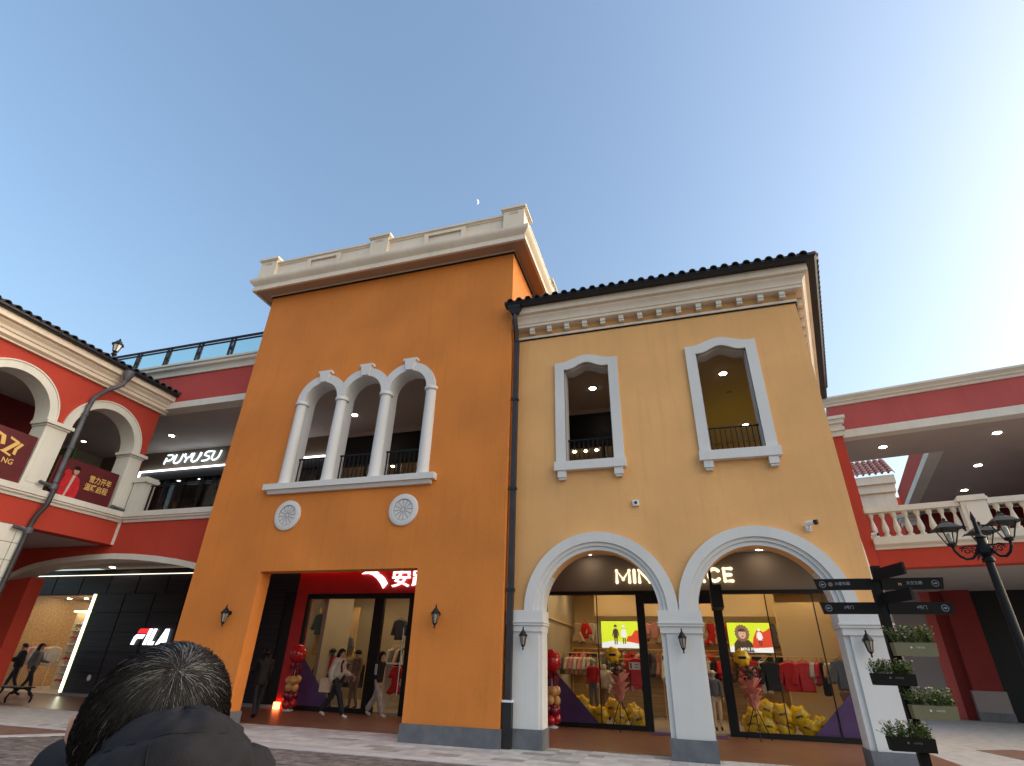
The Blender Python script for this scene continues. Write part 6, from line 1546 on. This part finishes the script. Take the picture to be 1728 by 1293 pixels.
# passers-by in the arcade
t, MW, k, off = person('person in a black coat standing with back turned before dark panels, holding a phone', (-11.5, 14.05, 0.005), R(62), 1.68, 'coatblack', 'denim', 'black', 'long', stride=0.16, armL=(0.5, 0.0), armR=(0.1, 0.0), coat_len=0.20, puff=0.015, fore=(0.65, 0.2))
t, MW, k, off = person('person in a cream padded jacket and black trousers striding past the red shop', (-9.95, 15.35, 0.005), R(-82), 1.76, 'coatwhite', 'denim', 'shoe', 'bob', stride=0.42, armL=(0.25, 0.05), armR=(-0.35, 0.0), coat_len=-0.02, puff=0.045, fore=(0.5, 0.25), flare=0.01)
bg_ = tag(MB().box(-0.16, -0.05, 0.0, 0.16, 0.05, 0.36).tube([(-0.09, 0, 0.36), (-0.07, 0, 0.50), (0.07, 0, 0.50), (0.09, 0, 0.36)], 0.01, 6).build('tote_bag', 'coatcream', None), 'pale tote bag carried at the hip of the cream jacket person', 'bag')
bg_.matrix_world = Matrix.Translation((-10.22, 15.22, 0.62)) @ Matrix.Rotation(R(8), 4, 'Z')
MB().tube([MW @ Vector((0.16, 0.19, 1.44)), MW @ Vector((0.23, 0.18, 1.30)), MW @ Vector((0.20, 0.20, 1.12))], 0.028, 6).build('strap', 'coatblack', t)
t, MW, k, off = person('person with long black hair, striped black jacket and white trousers walking', (-9.05, 16.15, 0.005), R(-84), 1.72, 'coatblack', 'trouserwhite', 'shoe', 'long', stride=0.30, armL=(-0.2, 0.0), armR=(0.12, 0.02), coat_len=0.12, puff=0.012, fore=(0.1, 0.15), flare=0.03)
shp = MW @ (V_ := Vector((0.20, -0.01, 1.40)))
for i in range(3):                               # three white stripes along the sleeve
    a = [MW @ Vector((0.262 + 0.004 * i, -0.035 + i * 0.028, 1.38 - 0.02)) , MW @ Vector((0.285, -0.03 + i * 0.028, 1.22)), MW @ Vector((0.285, -0.02 + i * 0.026, 1.08))]
    MB().tube(a, 0.008, 5).build('sleeve_stripe', 'letterwhite', t)
person('dark shop assistant in a cap standing just inside the sports shop', (-10.72, 17.6, 0.05), R(160), 1.72, 'coatbrown', 'coatbrown', 'black', 'short', stride=0.05, hat='coatblack')
person('person in bulky black coat before the panelled shop window', (-23.9, 15.9, 0.005), R(150), 1.70, 'coatblack', 'denim', 'black', 'short', stride=0.22, armL=(0.5, 0.2), armR=(0.5, 0.2), puff=0.05, fore=(0.6, 0.6))
person('person in a grey coat walking beside the shoe display', (-22.95, 15.8, 0.005), R(-60), 1.72, 'coatgrey', 'denim', 'black', 'long', stride=0.28, armL=(0.4, 0.0), armR=(-0.2, 0.0), coat_len=0.1, fore=(0.5, 0.2))
# shop mannequins
person('small mannequin in a pale bobble hat and red top deep in the left window', (-2.95, 18.2, 0.25), R(170), 1.45, 'coatred', 'coatgrey', 'black', None, stride=0.05, name='mannequin', cat='mannequin', skinm='coatwhite', hat='coatwhite')
person('small mannequin in a white hat and dark jacket right of the door frame', (0.45, 17.6, 0.05), R(185), 1.42, 'coatgrey', 'coatcream', 'black', None, stride=0.05, name='mannequin', cat='mannequin', skinm='coatwhite', hat='coatwhite')
person('mannequin in a striped red jacket behind the sports shop glass', (-12.05, 18.1, 0.05), R(175), 1.75, 'coatred', 'coatblack', 'black', None, stride=0.05, name='mannequin', cat='mannequin', skinm='coatgrey', hat='coatblack')
person('mannequin in a white puffer beside the brass rail in the left window', (-2.70, 18.9, 0.05), R(165), 1.55, 'coatwhite', 'coatbrown', 'black', None, stride=0.05, name='mannequin', cat='mannequin', skinm='coatcream', puff=0.03)

# ------------------------------------------------------------------ the person close to the camera, seen from behind
FP_ = thing('person', 'close-up person in a black hooded coat seen from behind, short greying black hair', 'person', (-0.78, 0.78, 0))
hcx = Vector((-0.790, 0.752, 1.408))
bk = Vector((-0.05, -1.0, 0.0)).normalized()     # towards the camera: back of the head
# head axes: the head leans forward and slightly to the left
up = Vector((0.10, 0.20, 0.97)).normalized()
left = Vector((-1.0, 0.02, 0.10)); left = (left - up * left.dot(up)).normalized()
back = left.cross(up).normalized()
if back.dot(Vector((0, -1, 0))) < 0: back = -back
ax_, ay_, az_ = 0.078, 0.094, 0.100
def head_pt(l, b, u, s=1.0): return hcx + left * (l * ax_ * s) + back * (b * ay_ * s) + up * (u * az_ * s)
# body: legs, trunk, neck and head as one skin
J = {'pelvis': (Vector((-0.80, 0.95, 0.80)), (0.15, 0.12)), 'waist': (Vector((-0.80, 0.94, 0.95)), (0.14, 0.11)), 'chest': (Vector((-0.80, 0.91, 1.12)), (0.16, 0.12)), 'shoulder': (Vector((-0.79, 0.87, 1.24)), (0.10, 0.08)),
     'neck': (Vector((-0.78, 0.82, 1.32)), 0.055), 'head': (hcx + Vector((0, 0.01, -0.01)), (0.070, 0.078)), 'crown': (hcx + up * 0.055, (0.055, 0.06))}
E_ = [('pelvis', 'waist'), ('waist', 'chest'), ('chest', 'shoulder'), ('shoulder', 'neck'), ('neck', 'head'), ('head', 'crown')]
for s, nm in ((-1, 'L'), (1, 'R')):
    J['sh' + nm] = (Vector((-0.80 + s * 0.16, 0.88, 1.22)), 0.06); J['el' + nm] = (Vector((-0.80 + s * 0.21, 0.90, 0.96)), 0.045); J['wr' + nm] = (Vector((-0.80 + s * 0.20, 1.02, 0.78)), 0.03); J['ha' + nm] = (Vector((-0.80 + s * 0.20, 1.05, 0.72)), (0.035, 0.02))
    J['hp' + nm] = (Vector((-0.80 + s * 0.085, 0.95, 0.72)), 0.09); J['kn' + nm] = (Vector((-0.80 + s * 0.09, 0.97, 0.42)), 0.06); J['an' + nm] = (Vector((-0.80 + s * 0.09, 0.95, 0.07)), 0.045); J['to' + nm] = (Vector((-0.80 + s * 0.10, 1.10, 0.035)), (0.04, 0.034))
    E_ += [('shoulder', 'sh' + nm), ('sh' + nm, 'el' + nm), ('el' + nm, 'wr' + nm), ('wr' + nm, 'ha' + nm), ('pelvis', 'hp' + nm), ('hp' + nm, 'kn' + nm), ('kn' + nm, 'an' + nm), ('an' + nm, 'to' + nm)]
vs, fs = skin_mesh(J, E_, 2)
b = MB(); b.v = vs; b.f = fs
for f in fs:
    c = sum((vs[i] for i in f), Vector()) / len(f); b.mi.append(0 if c.z > 1.30 else 1)
b.build('body', ['skin', 'denim'], FP_, smooth=True)
# scalp under the hair
m = MB(); M3 = Matrix((left, back, up)).transposed()
m.ball(hcx, (ax_, ay_, az_), 32, 20, M3)
m.build('scalp', 'scalp', FP_, smooth=True)
# ear on the left side
er = MB().ball((-0.880, 0.722, 1.392), (0.011, 0.018, 0.030), 12, 8)
er.tube([(-0.884, 0.712, 1.418), (-0.896, 0.704, 1.408), (-0.896, 0.706, 1.386), (-0.884, 0.714, 1.366)], [0.005, 0.007, 0.006, 0.005], 6)
er.build('ear', 'skin', FP_, smooth=True)
fcx = MB().ball(head_pt(0, -1.02, -0.15), (0.013, 0.018, 0.02), 8, 6, M3)
fcx.build('nose', 'skin', FP_, smooth=True)
# hair strands: rooted on the scalp, combed away from the whorl at the crown
rr = random.Random(17)
wl, wb, wu = -0.60, 0.55, 0.66
wn_ = math.sqrt(wl * wl + wb * wb + wu * wu); whorl = Vector((wl / wn_, wb / wn_, wu / wn_))
strands = {'hairblack': MB(), 'hairgrey': MB(), 'hairbrown': MB()}
count = 0
while count < 9000:
    q = Vector((rr.gauss(0, 1), rr.gauss(0, 1), rr.gauss(0, 1)))
    if q.length < 1e-3: continue
    q.normalize()
    if count % 5 == 0: q = (whorl + Vector((rr.gauss(0, .17), rr.gauss(0, .17), rr.gauss(0, .17)))).normalized()
    # hair covers the top, sides and back, not the face
    if q.y < -0.55 and q.z < 0.35: continue
    if q.z < -0.55 or (q.y < -0.1 and q.z < -0.15): continue
    if abs(q.x) > 0.72 and q.z < 0.15 and q.y < 0.5: continue
    count += 1
    d = q - whorl * q.dot(whorl)
    if d.length < 0.05: d = Vector((rr.gauss(0, 1), rr.gauss(0, 1), rr.gauss(0, 1)))
    d = d - q * d.dot(q)
    # swirl round the whorl, then fall downwards
    sw = q.cross(d).normalized() * 0.35
    L = rr.uniform(0.45, 0.80) * (1.0 if q.z > 0.1 else 0.45)
    if q.x > 0.55: L *= 0.6
    p = q.copy(); pts = []
    dist = (q - whorl).length
    lift = 0.02 + 0.10 * min(1, dist) * rr.uniform(0.3, 1.0)
    n_ = 6
    dirv = (d.normalized() + sw + Vector((rr.gauss(0, .06), rr.gauss(0, .06), rr.gauss(0, .06)))).normalized()
    for i in range(n_ + 1):
        f = i / n_
        rad = 1.01 + lift * math.sin(PI * min(1, f * 0.75)) * 1.2 + (0.03 * f * rr.random())
        pts.append(head_pt(p.x * rad, p.y * rad, p.z * rad))
        g = dirv - p * dirv.dot(p)
        dirv = (dirv + Vector((0, 0.02, -0.16)) * (0.6 if q.z > 0.2 else 1.0)).normalized()
        p = (p + g * (L / n_)).normalized()
    u = rr.random()
    side = max(0.0, q.x)
    near = max(0.0, 1 - (q - Vector((-0.45, 0.30, 0.80))).length / 0.60)
    pg = 0.015 + 0.30 * near + 0.06 * max(0, side - 0.6)
    key = 'hairgrey' if u < pg else ('hairbrown' if u < pg + 0.25 else 'hairblack')
    r0 = rr.uniform(0.00040, 0.00075)
    strands[key].tube(pts, [r0, r0, r0, r0, r0 * 0.9, r0 * 0.7, r0 * 0.3], 3, cap=False)
for key, mb in strands.items():
    stuff(mb.build('hair', key, FP_, smooth=True, recalc=False))
# a thick shell of hair below the strands keeps the scalp from showing through
sh_ = MB(); n, mm = 48, 26; vs = []
for i in range(mm + 1):
    th = PI * i / mm
    for j in range(n):
        ph = 2 * PI * j / n
        q = Vector((math.sin(th) * math.cos(ph), math.sin(th) * math.sin(ph), math.cos(th)))
        th_ = 0.03 if not ((q.y < -0.5 and q.z < 0.35) or q.z < -0.5 or (q.y < -0.05 and q.z < -0.1)) else -0.03
        th_ -= 0.10 * max(0, 1 - (q - whorl).length / 0.13)
        w_ = 1 + th_ + 0.012 * math.sin(9 * ph + 3 * th) * math.sin(5 * th)
        vs.append(head_pt(q.x * w_, q.y * w_, q.z * w_))
sh_.add(vs, [(i * n + j, i * n + (j + 1) % n, (i + 1) * n + (j + 1) % n, (i + 1) * n + j) for i in range(mm) for j in range(n)])
sh_.build('hair_cap', 'hairblack2', FP_, smooth=True, recalc=False)
# coat: trunk, shoulders, sleeves, then a bulky hood lying on the shoulders
K = {'pelvis': (Vector((-0.80, 0.94, 0.72)), (0.20, 0.17)), 'waist': (Vector((-0.80, 0.93, 0.95)), (0.20, 0.165)), 'chest': (Vector((-0.79, 0.90, 1.12)), (0.205, 0.165)), 'shoulder': (Vector((-0.785, 0.85, 1.265)), (0.15, 0.13)), 'col': (Vector((-0.775, 0.82, 1.33)), 0.085)}
KE = [('pelvis', 'waist'), ('waist', 'chest'), ('chest', 'shoulder'), ('shoulder', 'col')]
for s, nm in ((-1, 'L'), (1, 'R')):
    K['sh' + nm] = (J['sh' + nm][0] + (Vector((0.01, -0.09, 0.095)) if nm == 'L' else Vector((-0.07, -0.02, 0.02))), 0.09); K['el' + nm] = (J['el' + nm][0], 0.085); K['wr' + nm] = (J['wr' + nm][0], 0.06)
    KE += [('shoulder', 'sh' + nm), ('sh' + nm, 'el' + nm), ('el' + nm, 'wr' + nm)]
cv, cf_ = skin_mesh(K, KE, 3)
cb = MB(); cb.add([v + Vector((math.sin(v.z * 60 + v.x * 14), math.cos(v.z * 52), math.sin(v.x * 40)) ) * 0.004 for v in cv], cf_)
cb.build('coat', 'jacket', FP_, smooth=True)
# bulky hood lying on the back: a domed bag with a rolled rim and a sewn crease
def hood_pt(th, ph, e=0.0):
    q = Vector((math.sin(th) * math.cos(ph), math.sin(th) * math.sin(ph), math.cos(th)))
    w_ = 1 + 0.030 * math.sin(3 * ph + 4 * th) + 0.018 * math.sin(7 * ph - 5 * th) + 0.012 * math.sin(13 * ph + 9 * th)
    g = math.exp(-((th - 0.95 - 0.10 * math.sin(2 * ph)) / 0.055) ** 2)
    w_ -= 0.055 * g
    return Vector((-0.700, 0.706, 1.352)) + Vector((q.x * 0.108, q.y * 0.098, q.z * 0.079 + 0.012 * q.x)) * (w_ + e)
hd = MB(); n, mm = 64, 40
hd.add([hood_pt(PI * i / mm * 0.995 + 0.004, 2 * PI * j / n) for i in range(mm + 1) for j in range(n)], [(i * n + j, i * n + (j + 1) % n, (i + 1) * n + (j + 1) % n, (i + 1) * n + j) for i in range(mm) for j in range(n)])
hd.build('hood', 'jacket', FP_, smooth=True)
sm_ = MB().tube([hood_pt(0.95 + 0.10 * math.sin(2 * (PI + PI * i / 30)), PI + PI * i / 30, 0.006) for i in range(31)], 0.0012, 5)
sm_.tube([hood_pt(1.0 + 0.06 * i, 5.15 + 0.01 * i, 0.008) for i in range(14)], 0.0012, 5)
sm_.build('hood_seam', 'planterblack', FP_, smooth=True)
# collar roll round the neck
cl_ = MB(); n, mm = 40, 12; vs = []
for i in range(n):
    a = 2 * PI * i / n
    bb = max(0.0, -math.sin(a)) ** 0.7
    c = Vector((-0.770, 0.79, 1.318 + 0.030 * bb + 0.010 * math.cos(a))) + Vector((math.cos(a) * 0.112, math.sin(a) * 0.100, 0))
    o_ = Vector((math.cos(a), math.sin(a), 0)); rr_ = 0.040 + 0.003 * math.sin(9 * a)
    for j in range(mm):
        b_ = 2 * PI * j / mm
        vs.append(c + o_ * (rr_ * math.cos(b_)) + Vector((0, 0, rr_ * 1.2 * math.sin(b_))))
cl_.add(vs, [(i * mm + j, i * mm + (j + 1) % mm, ((i + 1) % n) * mm + (j + 1) % mm, ((i + 1) % n) * mm + j) for i in range(n) for j in range(mm)])
cl_.build('collar', 'jacket', FP_, smooth=True)
